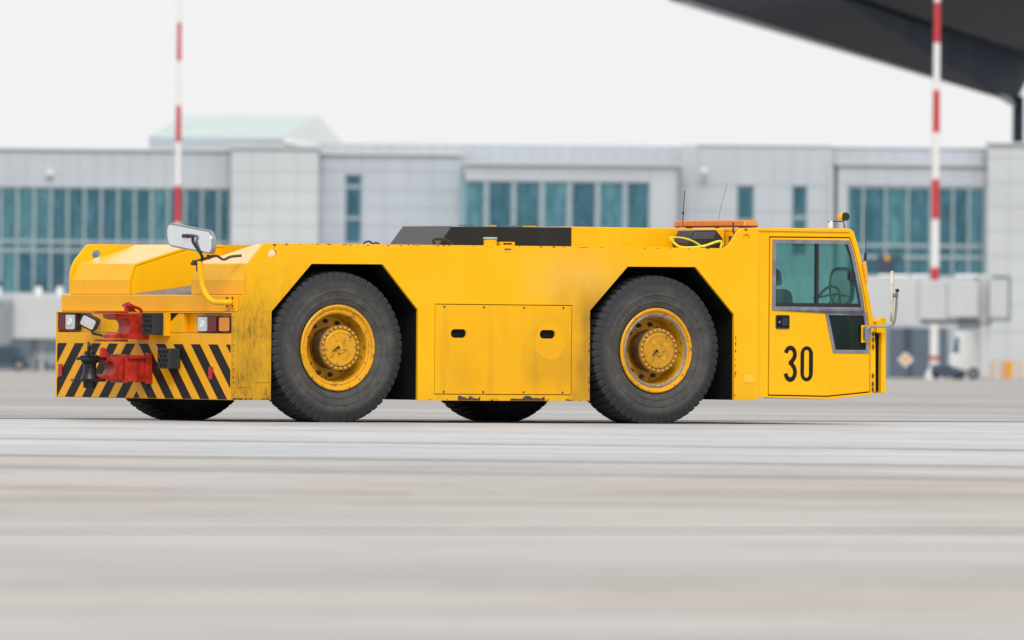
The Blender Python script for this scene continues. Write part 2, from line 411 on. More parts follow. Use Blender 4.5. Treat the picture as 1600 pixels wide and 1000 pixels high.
def window(px0, px1, yt, yb, dy, vx, hz, wide=.16, braces=False, pick=None):
    Y = BD + dy; mid = (px0 + px1) / 2
    x0, x1 = X(px0, Y), X(px1, Y); z0, z1 = Zt(mid, yb, Y), Zt(mid, yt, Y)
    fr = MB(); t = .1
    for q in ((x0, x0 + t, z0, z1), (x1 - t, x1, z0, z1), (x0 + t, x1 - t, z1 - t, z1), (x0 + t, x1 - t, z0, z0 + t)):
        fr.box(q[0], q[1], dy - .05, dy + .12, q[2], q[3])
    w = fr.build('window', M['mullion'], term)
    gx = [x0 + t] + [X(v, Y) for v in vx] + [x1 - t]; gz = [z0 + t] + sorted(Zt(mid, v, Y) for v in hz) + [z1 - t]
    for i in range(1, len(gx) - 1):
        MB().box(gx[i] - wide / 2, gx[i] + wide / 2, dy - .12, dy + .1, z0 + t, z1 - t).build('mullion', M['mullion'], w)
    for j in range(1, len(gz) - 1):
        MB().box(x0 + t, x1 - t, dy - .06, dy + .09, gz[j] - .11, gz[j] + .11).build('transom', M['mullion'], w)
    for i in range(len(gx) - 1):
        for j in range(len(gz) - 1):
            k = random.random()
            m = M['facadeglass_pale'] if k < .22 else M['facadeglass_deep'] if k < .5 else M['facadeglass']
            MB().box(gx[i], gx[i + 1], dy + .02, dy + .045, gz[j], gz[j + 1]).build('pane', m, w)
    # the room behind: back wall, floor and ceiling
    mb = MB().box(x0, x1, dy + 5, dy + 5.2, z0 - .3, z1 + .3).box(x0, x1, dy + .4, dy + 5, z0 - .3, z0).box(x0, x1, dy + .4, dy + 5, z1 + .02, z1 + .3)
    mb.box(x0 - .2, x0, dy + .4, dy + 5, z0, z1).box(x1, x1 + .2, dy + .4, dy + 5, z0, z1)
    mb.build('interior', M['inside'], w)
    if braces:
        n = len(gx) - 1
        MB().box(x0, x1, dy + .5, dy + .7, z1 - 1.05, z1 - .75).build('beam', M['brace'], w)
        for i in range(n):
            a, b = (gx[i], gx[i + 1]) if i % 2 else (gx[i + 1], gx[i])
            MB().tube([(a, dy + .35, z0), (b, dy + .35, z1 - .9)], .16, 6).build('brace', M['brace'], w)
fl_main = [268, 297, 325, 353, 381, 409, 437, 465, 500, 540]
# left wing: band of tall cladding over a curtain wall
facade(-60, 360, 234, 0, [(-60, 359, 293, 460)], list(range(-40, 350, 27)), [530], M['cladding'])
window(-60, 359, 293, 460, .1, [-52 + 26.2 * i for i in range(1, 16)], [378, 392], .17)
# proud pale bay
facade(360, 497, 231, -1.2, [], [392, 427, 463], fl_main, M['cladding_light'])
# receding grey wall with slot window
facade(497, 723, 241, .3, [(538, 565, 273, 382)], [538, 565, 601, 638, 676], fl_main, M['cladding_shade'])
window(538, 565, 273, 382, .45, [], [292, 341], .1)
# framed box with the seven-bay braced window
facade(723, 1063, 258, -1.4, [(725, 1015, 283, 400)], [765, 805, 848, 890, 932, 975, 1016], [272, 420, 470, 530], M['cladding'])
window(725, 1015, 283, 400, -1.3, [759, 802, 846, 889, 933, 976], [], .32, True)
# set-back upper band above it
facade(497, 1090, 226, 2.2, [], list(range(520, 1090, 22)), [262], M['cladding'])
facade(1063, 1300, 228, .4, [(1150, 1178, 290, 400), (1236, 1261, 290, 400)], [1090, 1150, 1178, 1207, 1236, 1261], [290, 330, 370, 410, 450, 500, 540], M['cladding'])
window(1150, 1178, 290, 400, .5, [], [345], .1)
window(1236, 1261, 290, 400, .5, [], [340], .1)
facade(1300, 1542, 232, 1.6, [], list(range(1324, 1540, 24)), [258], M['cladding'])
facade(1308, 1542, 258, -.8, [(1323, 1538, 292, 432)], [1352, 1386, 1420, 1455, 1490, 1524], [290, 440], M['cladding'], yb=510)
window(1323, 1538, 292, 432, -.7, [1348, 1383, 1418, 1453, 1488, 1513], [384, 402], .15, True)
facade(1542, 1760, 225, -2.0, [], [1576, 1611, 1650, 1690, 1725], [248, 286, 324, 362, 400, 438, 476, 520], M['cladding_light'])
# returns at the proud bays, copings, drainpipe
def slab(name, px0, px1, y0, y1, d0, d1, mat):
    mid = (px0 + px1) / 2; Y = BD + d0
    return MB().box(X(px0, Y), X(px1, Y), d0, d1, Zt(mid, y1, Y), Zt(mid, y0, Y)).build(name, mat, term, bevel=.03)
slab('coping', -60, 357, 231, 235, -.25, .5, M['cladding_light']); slab('coping', 357, 500, 228, 232, -1.45, .5, M['cladding_light'])
slab('coping', 500, 722, 239, 242, .0, 2.0, M['roofwhite']); slab('coping', 722, 1064, 255, 259, -1.7, 2.0, M['cladding'])
slab('coping', 1305, 1543, 256, 259, -1.1, 1.5, M['cladding']); slab('coping', 1540, 1760, 223, 226, -2.3, 1, M['cladding_light'])
slab('coping', 1088, 1300, 226, 229, .25, 1.2, M['cladding']); slab('coping', 1300.3, 1541, 229.5, 232.5, 1.45, 2.6, M['cladding'])
slab('frame_edge', 1058, 1063, 260, 590, -1.75, -1.5, M['bridge_dark'])
MB().tube([(X(1299), .05, 0), (X(1299), .05, Zt(1299, 262))], .14, 8).build('drainpipe', M['roofwhite'], term)
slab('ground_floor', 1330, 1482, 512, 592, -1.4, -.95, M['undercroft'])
slab('pillar', 1414, 1425, 512, 592, -1.5, -1.401, M['navy'])
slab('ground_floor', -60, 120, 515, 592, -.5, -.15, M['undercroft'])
MB().box(X(-70), X(1780), 5.6, 40, -.3, Zt(800, 236)).build('roof', M['joint'], term)
# the terminal runs on beyond both edges of the view
for xa, xb in ((-190, X(-60) - .02), (X(1760) + .02, 190)):
    zt = Zt(800, 232); za, zb_ = Zt(800, 460), Zt(800, 293)
    w = MB().box(xa, xb, .1, .5, -.3, za).box(xa, xb, .1, .5, zb_, zt).box(xa, xb, .9, 1.1, za, zb_).build('wall', M['cladding'], term)
    MB().box(xa, xb, .3, .36, za, zb_).build('window_strip', M['facadeglass'], w)
    mb = MB(); k = 0
    while xa + 2.2 * k < xb: mb.box(xa + 2.2 * k, xa + 2.2 * k + .18, .0, .099, za, zb_); k += 1
    mb.build('mullions', M['mullion'], w)['kind'] = 'stuff'
    MB().box(xa, xb, 5.6, 40, -.3, zt - .1).build('roof', M['joint'], term)
# skylight lantern on the roof
x0, z0 = T(232, 228, 706); x1, _ = T(440, 228, 706); x2, _ = T(540, 228, 706); zt = Zt(380, 180, 716); zb = Zt(380, 214, 706)
xr0, xr1 = X(285, 716), X(496, 716)
mb = MB().add([(x0, 6, zb), (x1, 6, zb), (xr1, 16, zt), (xr0, 16, zt)], [(0, 1, 2, 3)]); mb.build('skylight', M['rooflight'], term)
MB().add([(x1, 6, zb), (x2, 14, Zt(540, 228, 706)), (xr1, 16, zt)], [(0, 1, 2)]).build('skylight_gable', M['gable'], term)
MB().add([(x0, 6, zb), (xr0, 16, zt), (x0, 16, zb)], [(0, 1, 2)]).build('skylight_gable', M['gable'], term)
slab('skylight_base', 231, 442, 214, 234, 5.7, 6.0, M['cladding']); slab('skylight_base', 441, 540, 225, 236, 8, 8.3, M['cladding'])
for px, py in ((78, 271), (1100, 266)):
    x, z = T(px, py, BD)
    MB().box(x - .2, x + .2, -.55, -.1, z - .1, z + .12).tube([(x, -.1, z - .1), (x, -.4, z - .3)], .06, 6).build('wall_floodlight', M['white'], term, bevel=.03)

# dark folded canopy roof at upper right
canopy = thing('canopy_roof', 'huge dark folded overhanging roof with pale edge and navy column at the upper right', 'roof', (0, 0, 0))
A = at(1048, 2, 722); B = at(1080, 10, 724); C = at(1576, 158, 830); D_ = at(1760, 120, 830)
A2 = at(1020, -30, 718); P1 = at(1300, -8, 735); P2 = at(1320, -8, 745); P3 = at(1620, 92, 845); Q = at(1760, -80, 722); Q1 = at(1300, -80, 716); E1 = at(1585, 168, 836); Q0 = at(1000, -60, 715)
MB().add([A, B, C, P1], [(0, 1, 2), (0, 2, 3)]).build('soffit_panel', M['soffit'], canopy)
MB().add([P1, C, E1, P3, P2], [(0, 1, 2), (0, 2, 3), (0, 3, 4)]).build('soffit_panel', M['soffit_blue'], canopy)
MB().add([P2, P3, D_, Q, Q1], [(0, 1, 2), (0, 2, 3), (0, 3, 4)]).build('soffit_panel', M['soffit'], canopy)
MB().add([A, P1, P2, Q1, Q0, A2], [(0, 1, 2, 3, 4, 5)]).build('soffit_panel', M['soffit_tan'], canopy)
up = Vector((0, 0, .55))
for a, b in ((A, B), (B, C), (C, E1)):
    d = Vector((0, -.25, 0))
    MB().hexa([a + d, b + d, b, a, a + d + up * .55, b + d + up * .55, b + up * .55, a + up * .55]).build('fascia', M['roofwhite'], canopy)
top = [v + up for v in (A2, A, B, C, E1, P3, D_, Q, Q1, Q0)]
zz = max(v.z for v in top) + .3
mb = MB(); n = len(top)
mb.add([v for v in top] + [Vector((v.x, v.y, zz)) for v in top], [tuple(range(n, 2 * n))] + [(i, (i + 1) % n, n + (i + 1) % n, n + i) for i in range(n) if i not in (1, 2, 3)])
mb.build('roof_deck', M['soffit'], canopy)
for px0, px1, d in ((1583, 1600, 836), (1700, 1718, 832)):
    a = at(px0, 150, d); b = at(px1, 150, d); zb = at(px0, 240, d).z
    MB().box(a.x, b.x, d, d + .9, ground_z(d), a.z).build('column', M['navy'], canopy, bevel=.05)

# ------------------------------------------------------------------ red and white masts
def mast(px, y_stops, Y, r0, r1, label, base_y=None):
    p = at(px, 400, Y); gz = ground_z(Y)
    t = thing('mast', label, 'mast', (p.x, Y, gz), 0, 'red and white banded masts on the apron')
    zs = [at(px, y, Y).z - gz for y in y_stops]
    H = zs[0]
    for i in range(len(zs) - 1):
        ra = r1 + (r0 - r1) * (1 - zs[i] / H); rb = r1 + (r0 - r1) * (1 - zs[i + 1] / H)
        MB().lathe([(zs[i + 1], rb), (zs[i], ra)], 16, axis='z').build('band', M['mast_red' if i % 2 else 'mast_white'], t, smooth=40)
    MB().lathe([(-.1, .52), (.30, .48), (.62, r0 + .02), (.66, r0 + .01)], 16, axis='z').build('base', M['mast_white'], t, smooth=40)
    return t
mast(277, [-100, 35, 95, 165, 222, 290, 348, 412, 476, 540, 566], 640, .235, .085, 'slim red and white banded mast behind the tractor rear end')
# (even band count keeps red and white alternating as seen)
mast(1461, [-260, -195, -130, -64, 3, 67, 141, 207, 280, 343, 418, 482, 556, 563, 575][1:], 640, .26, .15, 'red and white banded mast rising in front of the dark canopy roof')

# ------------------------------------------------------------------ passenger boarding bridges
def bridge_box(t, name, px0, px1, y0, y1, Y, depth, mat, bev=.06, lab=None):
    mid = (px0 + px1) / 2; a = at(px0, (y0 + y1) / 2, Y); b = at(px1, (y0 + y1) / 2, Y)
    zt, zb = at(mid, y0, Y).z, at(mid, y1, Y).z
    o = t.location
    return MB().box(a.x - o.x, b.x - o.x, Y - o.y, Y - o.y + depth, zb - o.z, zt - o.z).build(name, mat, t, bevel=bev, label=lab)
BY = 600.0
p = at(1538, 590, BY)
br = thing('boarding_bridge', 'pale grey jet bridge reaching from the right block to behind the tractor cab', 'jet bridge', (p.x, BY, ground_z(BY)))
bridge_box(br, 'tunnel_section', 1140, 1434, 434, 508, BY, 3.0, M['bridge'])
bridge_box(br, 'tunnel_section', 1434.2, 1479, 438, 500, BY + .15, 2.7, M['bridge'])
bridge_box(br, 'tunnel_section', 1479.2, 1529, 439, 496, BY + .3, 2.4, M['bridge'])
mb = MB(); a = at(1537, 470, BY); o = br.location
mb.lathe([(at(1537, 512, BY).z - o.z, .25), (at(1537, 506, BY).z - o.z, .42), (at(1537, 500, BY).z - o.z, .5), (at(1537, 431, BY).z - o.z, .5), (at(1537, 428, BY).z - o.z, .1)], 20, (0, 1.4, 0), 'z')
mb.build('rotunda', M['bridge'], br, smooth=40)
bridge_box(br, 'link_corridor', 1546, 1576, 434, 497, BY + .2, 60, M['bridge'])
bridge_box(br, 'corridor_edge', 1575.5, 1580, 430, 502, BY + .1, .5, M['bridge_dark'])
bridge_box(br, 'corridor_roof_edge', 1550, 1575, 429.5, 433.8, BY + .1, .5, M['bridge_dark'])
bridge_box(br, 'corridor_floor_edge', 1546, 1575.3, 497.3, 502, BY + .1, .5, M['bridge_dark'])
bridge_box(br, 'support_column', 1531, 1545, 509, 592, BY + .9, .9, M['bridge'])
bridge_box(br, 'drive_frame', 1498, 1528, 497, 515, BY + .8, 1.2, M['bridge_dark'])
bridge_box(br, 'under_beam', 1440, 1498, 500.5, 506, BY + .8, 1.2, M['bridge_dark'])
for a_, b_ in ((1372, 1420), (1423, 1452), (1492, 1530)):
    bridge_box(br, 'roof_unit', a_, b_, 429, 433.7, BY + .8, 1.5, M['white'], .08)
p = at(20, 590, BY)
bl = thing('boarding_bridge', 'pale grey jet bridge at the left edge behind the tractor rear bumper', 'jet bridge', (p.x, BY, ground_z(BY)))
bridge_box(bl, 'tunnel_section', 20, 210, 461, 530, BY, 3.0, M['bridge'])
bridge_box(bl, 'tunnel_section', -60, 19.8, 468, 540, BY - .2, 3.4, M['bridge_dark'])
bridge_box(bl, 'bellows', 12, 19.5, 476, 536, BY - .35, .1, M['bridge_dark'])
bridge_box(bl, 'support_column', 48, 56, 530, 590, BY + 1, .5, M['bridge_dark'])
bridge_box(bl, 'support_column', 62, 68, 530, 590, BY + 1, .5, M['bridge'])
for px in (-3, 60, 93):
    bridge_box(bl, 'roof_vent', px - 5, px + 5, 448, 462, BY + .6, .5, M['white'], .04)
    bridge_box(bl, 'vent_cap', px - 7, px + 7, 439, 447.8, BY + .6, .5, M['navy'], .04)

# ------------------------------------------------------------------ far vehicles and apron furniture
def vehicle(name, label, cat, px0, px1, py_top, Y, body_mat, cab_end=1, glassm=None, group=None):
    gz = ground_z(Y); a = at(px0, 570, Y); b = at(px1, 570, Y); L = b.x - a.x; H = at((px0 + px1) / 2, py_top, Y).z - gz
    t = thing(name, label, cat, (a.x, Y, gz), 0, group)
    s = cab_end
    def fx(u): return u * L if s > 0 else (1 - u) * L
    prof = [(fx(0), .35), (fx(1), .35), (fx(1), H * .48), (fx(.93), H * .55), (fx(.82), H * .95), (fx(.78), H), (fx(.02), H), (fx(0), H * .96)]
    MB().prism(prof, -.9, .9).build('body', body_mat, t, bevel=.05)
    MB().prism([(fx(.905), H * .56), (fx(.815), H * .9), (fx(.70), H * .9), (fx(.70), H * .56)], -.915, -.902).build('window', M['facadeglass_deep'], t)
    for u in (.2, .8):
        w = MB().lathe([(-.12, .25), (-.12, .33), (.12, .33), (.12, .25)], 20, (fx(u), -.83, .33), 'y').build('wheel', M['tyre_plain'], t, smooth=40)
        MB().lathe([(-.125, .05), (-.125, .19), (-.1, .2)], 16, (fx(u), -.83, .33), 'y').build('rim', M['steel'], w, smooth=40)
    MB().box(fx(.97) - .05, fx(.97) + .05, -.93, -.905, H * .40, H * .47).build('headlight', M['clear'], t)
    return t
vehicle('bright_gap_van', 'white van shape standing in for the bright gap under the right jet bridge', 'van', 1483, 1529, 519, 625, M['mast_white'], -1)  # added van shape; its white stands for light through an opening
vehicle('parked_van', 'dark blue grey van parked below the left jet bridge, at the left edge', 'van', -30, 46, 541, 615, M['navy'])
vehicle('parked_car', 'dark low car parked between bridge column and tractor bumper', 'car', 50, 128, 552, 640, M['bridge_dark'])
# low dark trolley at the mast foot
Y = 590.0; a = at(1455, 580, Y); b = at(1508, 580, Y); L = b.x - a.x
t = thing('baggage_dolly', 'low dark blue baggage dolly standing at the foot of the right mast', 'dolly', (a.x, Y, ground_z(Y)))
MB().box(0, L, -.6, .6, .14, .55).build('platform', M['navy'], t, bevel=.05)
MB().box(0, .62 * L, -.55, .55, .553, .78).build('load', M['navy'], t, bevel=.08)
for x in (.25, L - .25):
    MB().lathe([(-.1, .1), (-.1, .16), (.1, .16), (.1, .1)], 14, (x, -.5, .16), 'y').build('wheel', M['tyre_plain'], t)
# diamond sign
Y = 610.0; a = at(1415, 562, Y)
t = thing('road_sign', 'white diamond sign with an orange centre under the right jet bridge', 'sign', (a.x, Y, ground_z(Y)))
h = a.z - ground_z(Y)
MB().tube([(0, 0, 0), (0, 0, h)], .04, 8).build('post', M['bridge_dark'], t)
MB().prism([(-.42, h), (0, h - .42), (.42, h), (0, h + .42)], -.08, -.05).build('plate', M['mast_white'], t)
MB().prism([(-.24, h), (0, h - .24), (.24, h), (0, h + .24)], -.095, -.082).build('centre', M['orange'], t)
# yellow barriers
Y = 612.0
for px0, px1, lab in ((1549, 1566, 'orange yellow tube barrier, left of the two by the right wall'), (1570, 1594, 'orange yellow barrier with a solid board, right of the two by the wall')):
    a = at(px0, 585, Y); b = at(px1, 585, Y); L = b.x - a.x
    t = thing('barrier', lab, 'barrier', (a.x, Y, ground_z(Y)), 0, 'yellow barriers by the right wall')
    for x in (0, L): MB().tube([(x, 0, 0), (x, 0, 1.0)], .04, 8).build('post', M['orange'], t)
    for z in (.35, .68, .98): MB().tube([(0.03, 0, z), (L - .03, 0, z)], .03, 8).build('rail', M['orange'], t)
    if px0 > 1567: MB().box(L * .05, L * .5, -.07, -.045, .1, .95).build('board', M['orange'], t)
# docking display above the bridge
Y = 640.0; a = at(1386, 400, Y); zt = a.z - ground_z(Y); zb = at(1386, 438, Y).z - ground_z(Y)
t = thing('docking_display', 'dark tapered display box with an orange lamp standing above the right jet bridge', 'display', (a.x, Y, ground_z(Y)))
MB().tube([(0, 0, 0), (0, 0, zb)], .15, 8).build('post', M['bridge_dark'], t)
MB().prism([(-.36, zb), (.36, zb), (.42, zt - .4), (.9, zt - .15), (.9, zt + .02), (-.55, zt + .02), (-.55, zt - .15)], -.2, .2).build('housing', M['navy'], t)
MB().lathe([(-.28, .02), (-.28, .13), (-.2, .15)], 14, (0, 0, zt - .12), 'y').build('lamp', M['orange'], t)

# ------------------------------------------------------------------ the yellow tow tractor
TL = (-2.3218, 94.684, 0.0); TH = 0.5536; WD = 3.0
tr = thing('tow_tractor', 'large yellow aircraft tow tractor number 30 with four big wheels and striped rear bumper', 'tow tractor', TL, TH)
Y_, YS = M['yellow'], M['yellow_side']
# side plates -------------------------------------------------------
def side_outline(front_raise=True):
    o = [(.002, .19), (.372, .192), (.372, .93), (.757, 1.332), (1.45, 1.336), (1.80, .957), (1.803, .196),
         (3.512, .198), (3.508, .966), (3.882, 1.343), (4.567, 1.347), (4.962, .945), (4.968, .212), (5.21, .214), (5.205, 1.684)]
    o += [(5.05, 1.684), (5.015, 1.672), (4.985, 1.645), (4.935, 1.575), (4.90, 1.535), (4.86, 1.515), (4.82, 1.511)]
    o += [(2.7, 1.507), (.31, 1.50), (.285, 1.49), (.17, 1.36), (.135, 1.29), (.127, 1.23), (.127, 1.07), (.06, 1.062), (.06, .925), (.002, .918)]
    return o
slots = [rrect(2.205 - .077, 2.205 + .077, .725, .797, .034), rrect(3.087 - .077, 3.087 + .077, .725, .797, .034)]
lug1 = arc(.378, 1.41, .042, 0, 342, 18); lug2 = arc(5.078, 1.60, .036, 0, 342, 18)
panel_rect = [(1.966, .247), (3.330, .247), (3.330, 1.010), (1.966, 1.010)]
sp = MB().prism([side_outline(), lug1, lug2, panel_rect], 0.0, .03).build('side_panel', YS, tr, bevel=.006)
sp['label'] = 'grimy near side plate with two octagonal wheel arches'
MB().prism([side_outline(), lug1, lug2], WD - .03, WD).build('side_panel', Y_, tr, bevel=.006)
MB().lathe([(.014, .042), (.028, .042)], 20, (5.078, 0, 1.60), 'y').build('lug_plug', Y_, tr)
# access panel
ap = MB().prism([[(1.972, .253), (3.324, .253), (3.324, 1.004), (1.972, 1.004)]] + slots, 0.002, .026).build('access_panel', M['yellow_panel'], tr, bevel=.003)
MB().box(1.93, 3.37, .034, .045, .22, 1.04).build('panel_backing', M['void'], tr)
for x in (2.06, 2.45, 2.85, 3.24):
    for z in (.985, .270):
        MB().lathe([(-.004, .004), (-.004, .009), (.004, .009)], 8, (x, 0.002, z), 'y').build('bolt', M['rust'], ap)
# worn edge below the access panel: bare primer showing
M['primer'] = simple('bare_dark_primer', (.05, .035, .03), .7, 0, .5, 20)
for x0, x1 in ((2.20, 2.42), (2.72, 3.06)):
    pts = [(x0, .2005)] ; k = 9
    pts = [(x0 + (x1 - x0) * i / k, .2005) for i in range(k + 1)] + [(x1 - (x1 - x0) * i / k, .2005 + random.uniform(.008, .042)) for i in range(k + 1)]
    MB().prism(pts, -.0025, .0005).build('paint_chip', M['primer'], tr)
# small rust chips along the plate edges
mb = MB(); rc = random.Random(5)
def chip(x, z, w, h):
    p = [(x + w * rc.uniform(.5, 1) * math.cos(a), z + h * rc.uniform(.4, 1) * math.sin(a)) for a in [2 * math.pi * i / 7 for i in range(7)]]
    mb.prism(p, -.0012, .0002)
for i in range(46):
    x = rc.uniform(.4, 4.8); chip(x, 1.497 + (x - .31) * .0028 - rc.uniform(0, .006), rc.uniform(.006, .022), rc.uniform(.003, .007))
for i in range(26): chip(rc.uniform(1.82, 3.5), .203 + rc.uniform(0, .006), rc.uniform(.006, .03), rc.uniform(.003, .009))
for i in range(16): chip(rc.uniform(.01, .36), .197 + rc.uniform(0, .006), rc.uniform(.006, .03), rc.uniform(.004, .012))
for i in range(18): chip(4.975 + rc.uniform(0, .008), rc.uniform(.23, .9), rc.uniform(.003, .007), rc.uniform(.005, .02))
for i in range(18): chip(3.505 - rc.uniform(0, .006), rc.uniform(.22, .9), rc.uniform(.003, .007), rc.uniform(.005, .02))
for i in range(14): chip(.006 + rc.uniform(0, .006), rc.uniform(.22, .9), rc.uniform(.003, .007), rc.uniform(.005, .02))
mb.build('paint_chips', M['primer'], tr)['kind'] = 'stuff'
# patch plates
MB().box(5.07, 5.165, -.004, .0, .365, .43).build('patch_plate', M['yellow_pale'], tr)
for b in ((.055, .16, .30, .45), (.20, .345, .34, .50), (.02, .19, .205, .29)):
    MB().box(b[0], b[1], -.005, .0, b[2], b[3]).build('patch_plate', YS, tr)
# rear end -----------------------------------------------------------
YR = M['yellow_rear']
c0 = MB()
bump_ = MB().box(.0, .10, .03, WD - .03, .19, .745).build('bumper', YR, tr, bevel=.006)
# recessed lamp bay: upper strip with recesses left and right
MB().box(.0, .10, .82, WD - .62, .748, .912).box(.055, .10, .03, .82, .748, .912).box(.055, .10, WD - .62, WD - .03, .748, .912).build('lamp_bay', YR, tr, bevel=.003)
MB().box(-.008, .10, .032, WD - .032, .914, .921).build('bumper_lip', M['yellow_pale'], tr)
MB().box(.04, .16, .02, WD - .02, .9235, 1.066).build('upper_beam', YR, tr, bevel=.008)
# stripes
CY, ZT, ZB = 1.60, .652, .195
for side in (1, -1):
    um = CY - .035 if side > 0 else WD - .035 - CY
    for k in range(-3, 6):
        a, b = .032 + .292 * k, .182 + .292 * k; s = ZT - ZB
        q = clip([(a, ZT), (b, ZT), (b + s, ZB), (a + s, ZB)], 0, um, ZB, ZT)
        if q: MB().prism([(CY - side * u, w) for u, w in q], -.003, -.0005, 'yz').build('hazard_stripe', M['stripe'], tr)
# boxes at both rear corners with sloping top plates
for y0, y1, flip in ((.03, .92, 0), (1.98, WD - .03, 1)):
    pr = [(.130, 1.068), (.130, 1.19), (.178, 1.325), (.76, 1.497), (1.08, 1.497)]
    back = [(1.08, 1.475), (.765, 1.475), (.20, 1.310), (.155, 1.185), (.155, 1.068)]
    lk = MB().prism(pr + back, y0 + .001, y1 - .001).build('rear_locker', Y_, tr, bevel=.006)
    MB().prism([(.182, 1.3285), (.76, 1.5005), (1.05, 1.5005), (1.05, 1.498), (.762, 1.498), (.184, 1.3265)], y0 + .006, y1 - .006).build('locker_top', M['yellow_gloss'], lk)
    yi = (y1 - .02, y1 - .0015) if not flip else (y0 + .0015, y0 + .02)
    MB().prism([(.157, 1.07), (.157, 1.185), (.202, 1.308), (.765, 1.473), (1.08, 1.473), (1.08, 1.07)], *yi).build('locker_wall', Y_, lk)
MB().box(.131, .150, 1.978, 1.982, 1.07, 1.2).build('weld_bead', YR, tr)
# ramp grating between the lockers
g = MB().add([(.17, .922, 1.068), (.17, 1.978, 1.068), (1.05, 1.978, 1.185), (1.05, .922, 1.185), (.17, .922, 1.03), (.17, 1.978, 1.03), (1.05, 1.978, 1.03), (1.05, .922, 1.03)],
             [(0, 1, 2, 3), (7, 6, 5, 4), (0, 4, 5, 1), (1, 5, 6, 2), (2, 6, 7, 3), (3, 7, 4, 0)]).build('ramp_deck', M['grating'], tr)
mb = MB()
for i in range(26):
    x = .19 + i * .033; z = 1.068 + (x - .17) * .133
    mb.box(x, x + .012, .925, 1.975, z + .001, z + .009)
for i in range(22):
    y = .94 + i * .047
    mb.add([(.17, y, 1.070), (.17, y + .010, 1.070), (1.05, y + .010, 1.187), (1.05, y, 1.187), (.17, y, 1.077), (.17, y + .010, 1.077), (1.05, y + .010, 1.194), (1.05, y, 1.194)],
           [(3, 2, 1, 0), (4, 5, 6, 7), (0, 1, 5, 4), (1, 2, 6, 5), (2, 3, 7, 6), (3, 0, 4, 7)])
o = mb.build('tread_bars', M['grating'], g); o['kind'] = 'stuff'
MB().box(1.052, 1.07, .92, 1.98, 1.07, 1.497).build('ramp_wall', Y_, tr)
# deck
MB().box(1.07, 5.20, .031, WD - .031, 1.478, 1.499).build('deck', Y_, tr)
# chassis and wheel wells ---------------------------------------------
MB().box(.105, 5.2, .62, WD - .62, .24, 1.06).box(1.08, 5.2, .62, WD - .62, 1.062, 1.476).build('chassis', M['void'], tr)
MB().box(1.83, 3.48, .032, .615, .23, 1.47).box(1.83, 3.48, WD - .615, WD - .032, .23, 1.47).build('side_tank', M['void'], tr)
for arch in ([(.372, .2), (.372, .93), (.757, 1.332), (1.45, 1.336), (1.80, .957), (1.803, .2)], [(3.512, .2), (3.508, .966), (3.882, 1.343), (4.567, 1.347), (4.962, .945), (4.968, .215)]):
    cx = sum(p[0] for p in arch) / 6
    outer = [(x + (.02 if x > cx else -.02), z + (.02 if i in (2, 3) else 0)) for i, (x, z) in enumerate(arch)]
    for ya, yb in ((.031, .6), (WD - .6, WD - .031)):
        MB().prism(outer + [(x + (-.003 if x > cx else .003) * -1, z + (.006 if i in (2, 3) else 0)) for i, (x, z) in reversed(list(enumerate(arch)))], ya, yb).build('wheel_arch_liner', M['void'], tr)
# wheels -----------------------------------------------------------------
def rubber_mat():
    m, n, b = new_mat('dusty_tyre_rubber')
    z1 = noise(n, 9, 6); z2 = noise(n, 60, 3)
    tcn = N(n, 'TexCoord'); sx = N(n, 'SeparateXYZ'); n.links.new(tcn.outputs['Object'], sx.inputs[0])
    rr = math_(n, 'SQRT', math_(n, 'ADD', math_(n, 'MULTIPLY', sx.outputs['X'], sx.outputs['X']), math_(n, 'MULTIPLY', sx.outputs['Z'], sx.outputs['Z'])))
    dust = math_(n, 'MULTIPLY', ramp(n, rr, .50, .57, 1, 0), ramp(n, noise(n, 6, 8, (1, 1, 1), .75, .5), .34, .62, .15, 1))
    c = mix(n, dust, (.024, .025, .029), (.088, .083, .073))
    c = mix(n, ramp(n, z2, .45, .8, 0, .45), c, (.03, .03, .032))
    ring = math_(n, 'SINE', math_(n, 'MULTIPLY', rr, 520)); bump(n, b, math_(n, 'ADD', z2, math_(n, 'MULTIPLY', ring, .10)), .25, .006)
    n.links.new(c, b.inputs['Base Color']); b.inputs['Roughness'].default_value = .72; b.inputs['Specular IOR Level'].default_value = .35
    return m
M['tyre'] = rubber_mat()
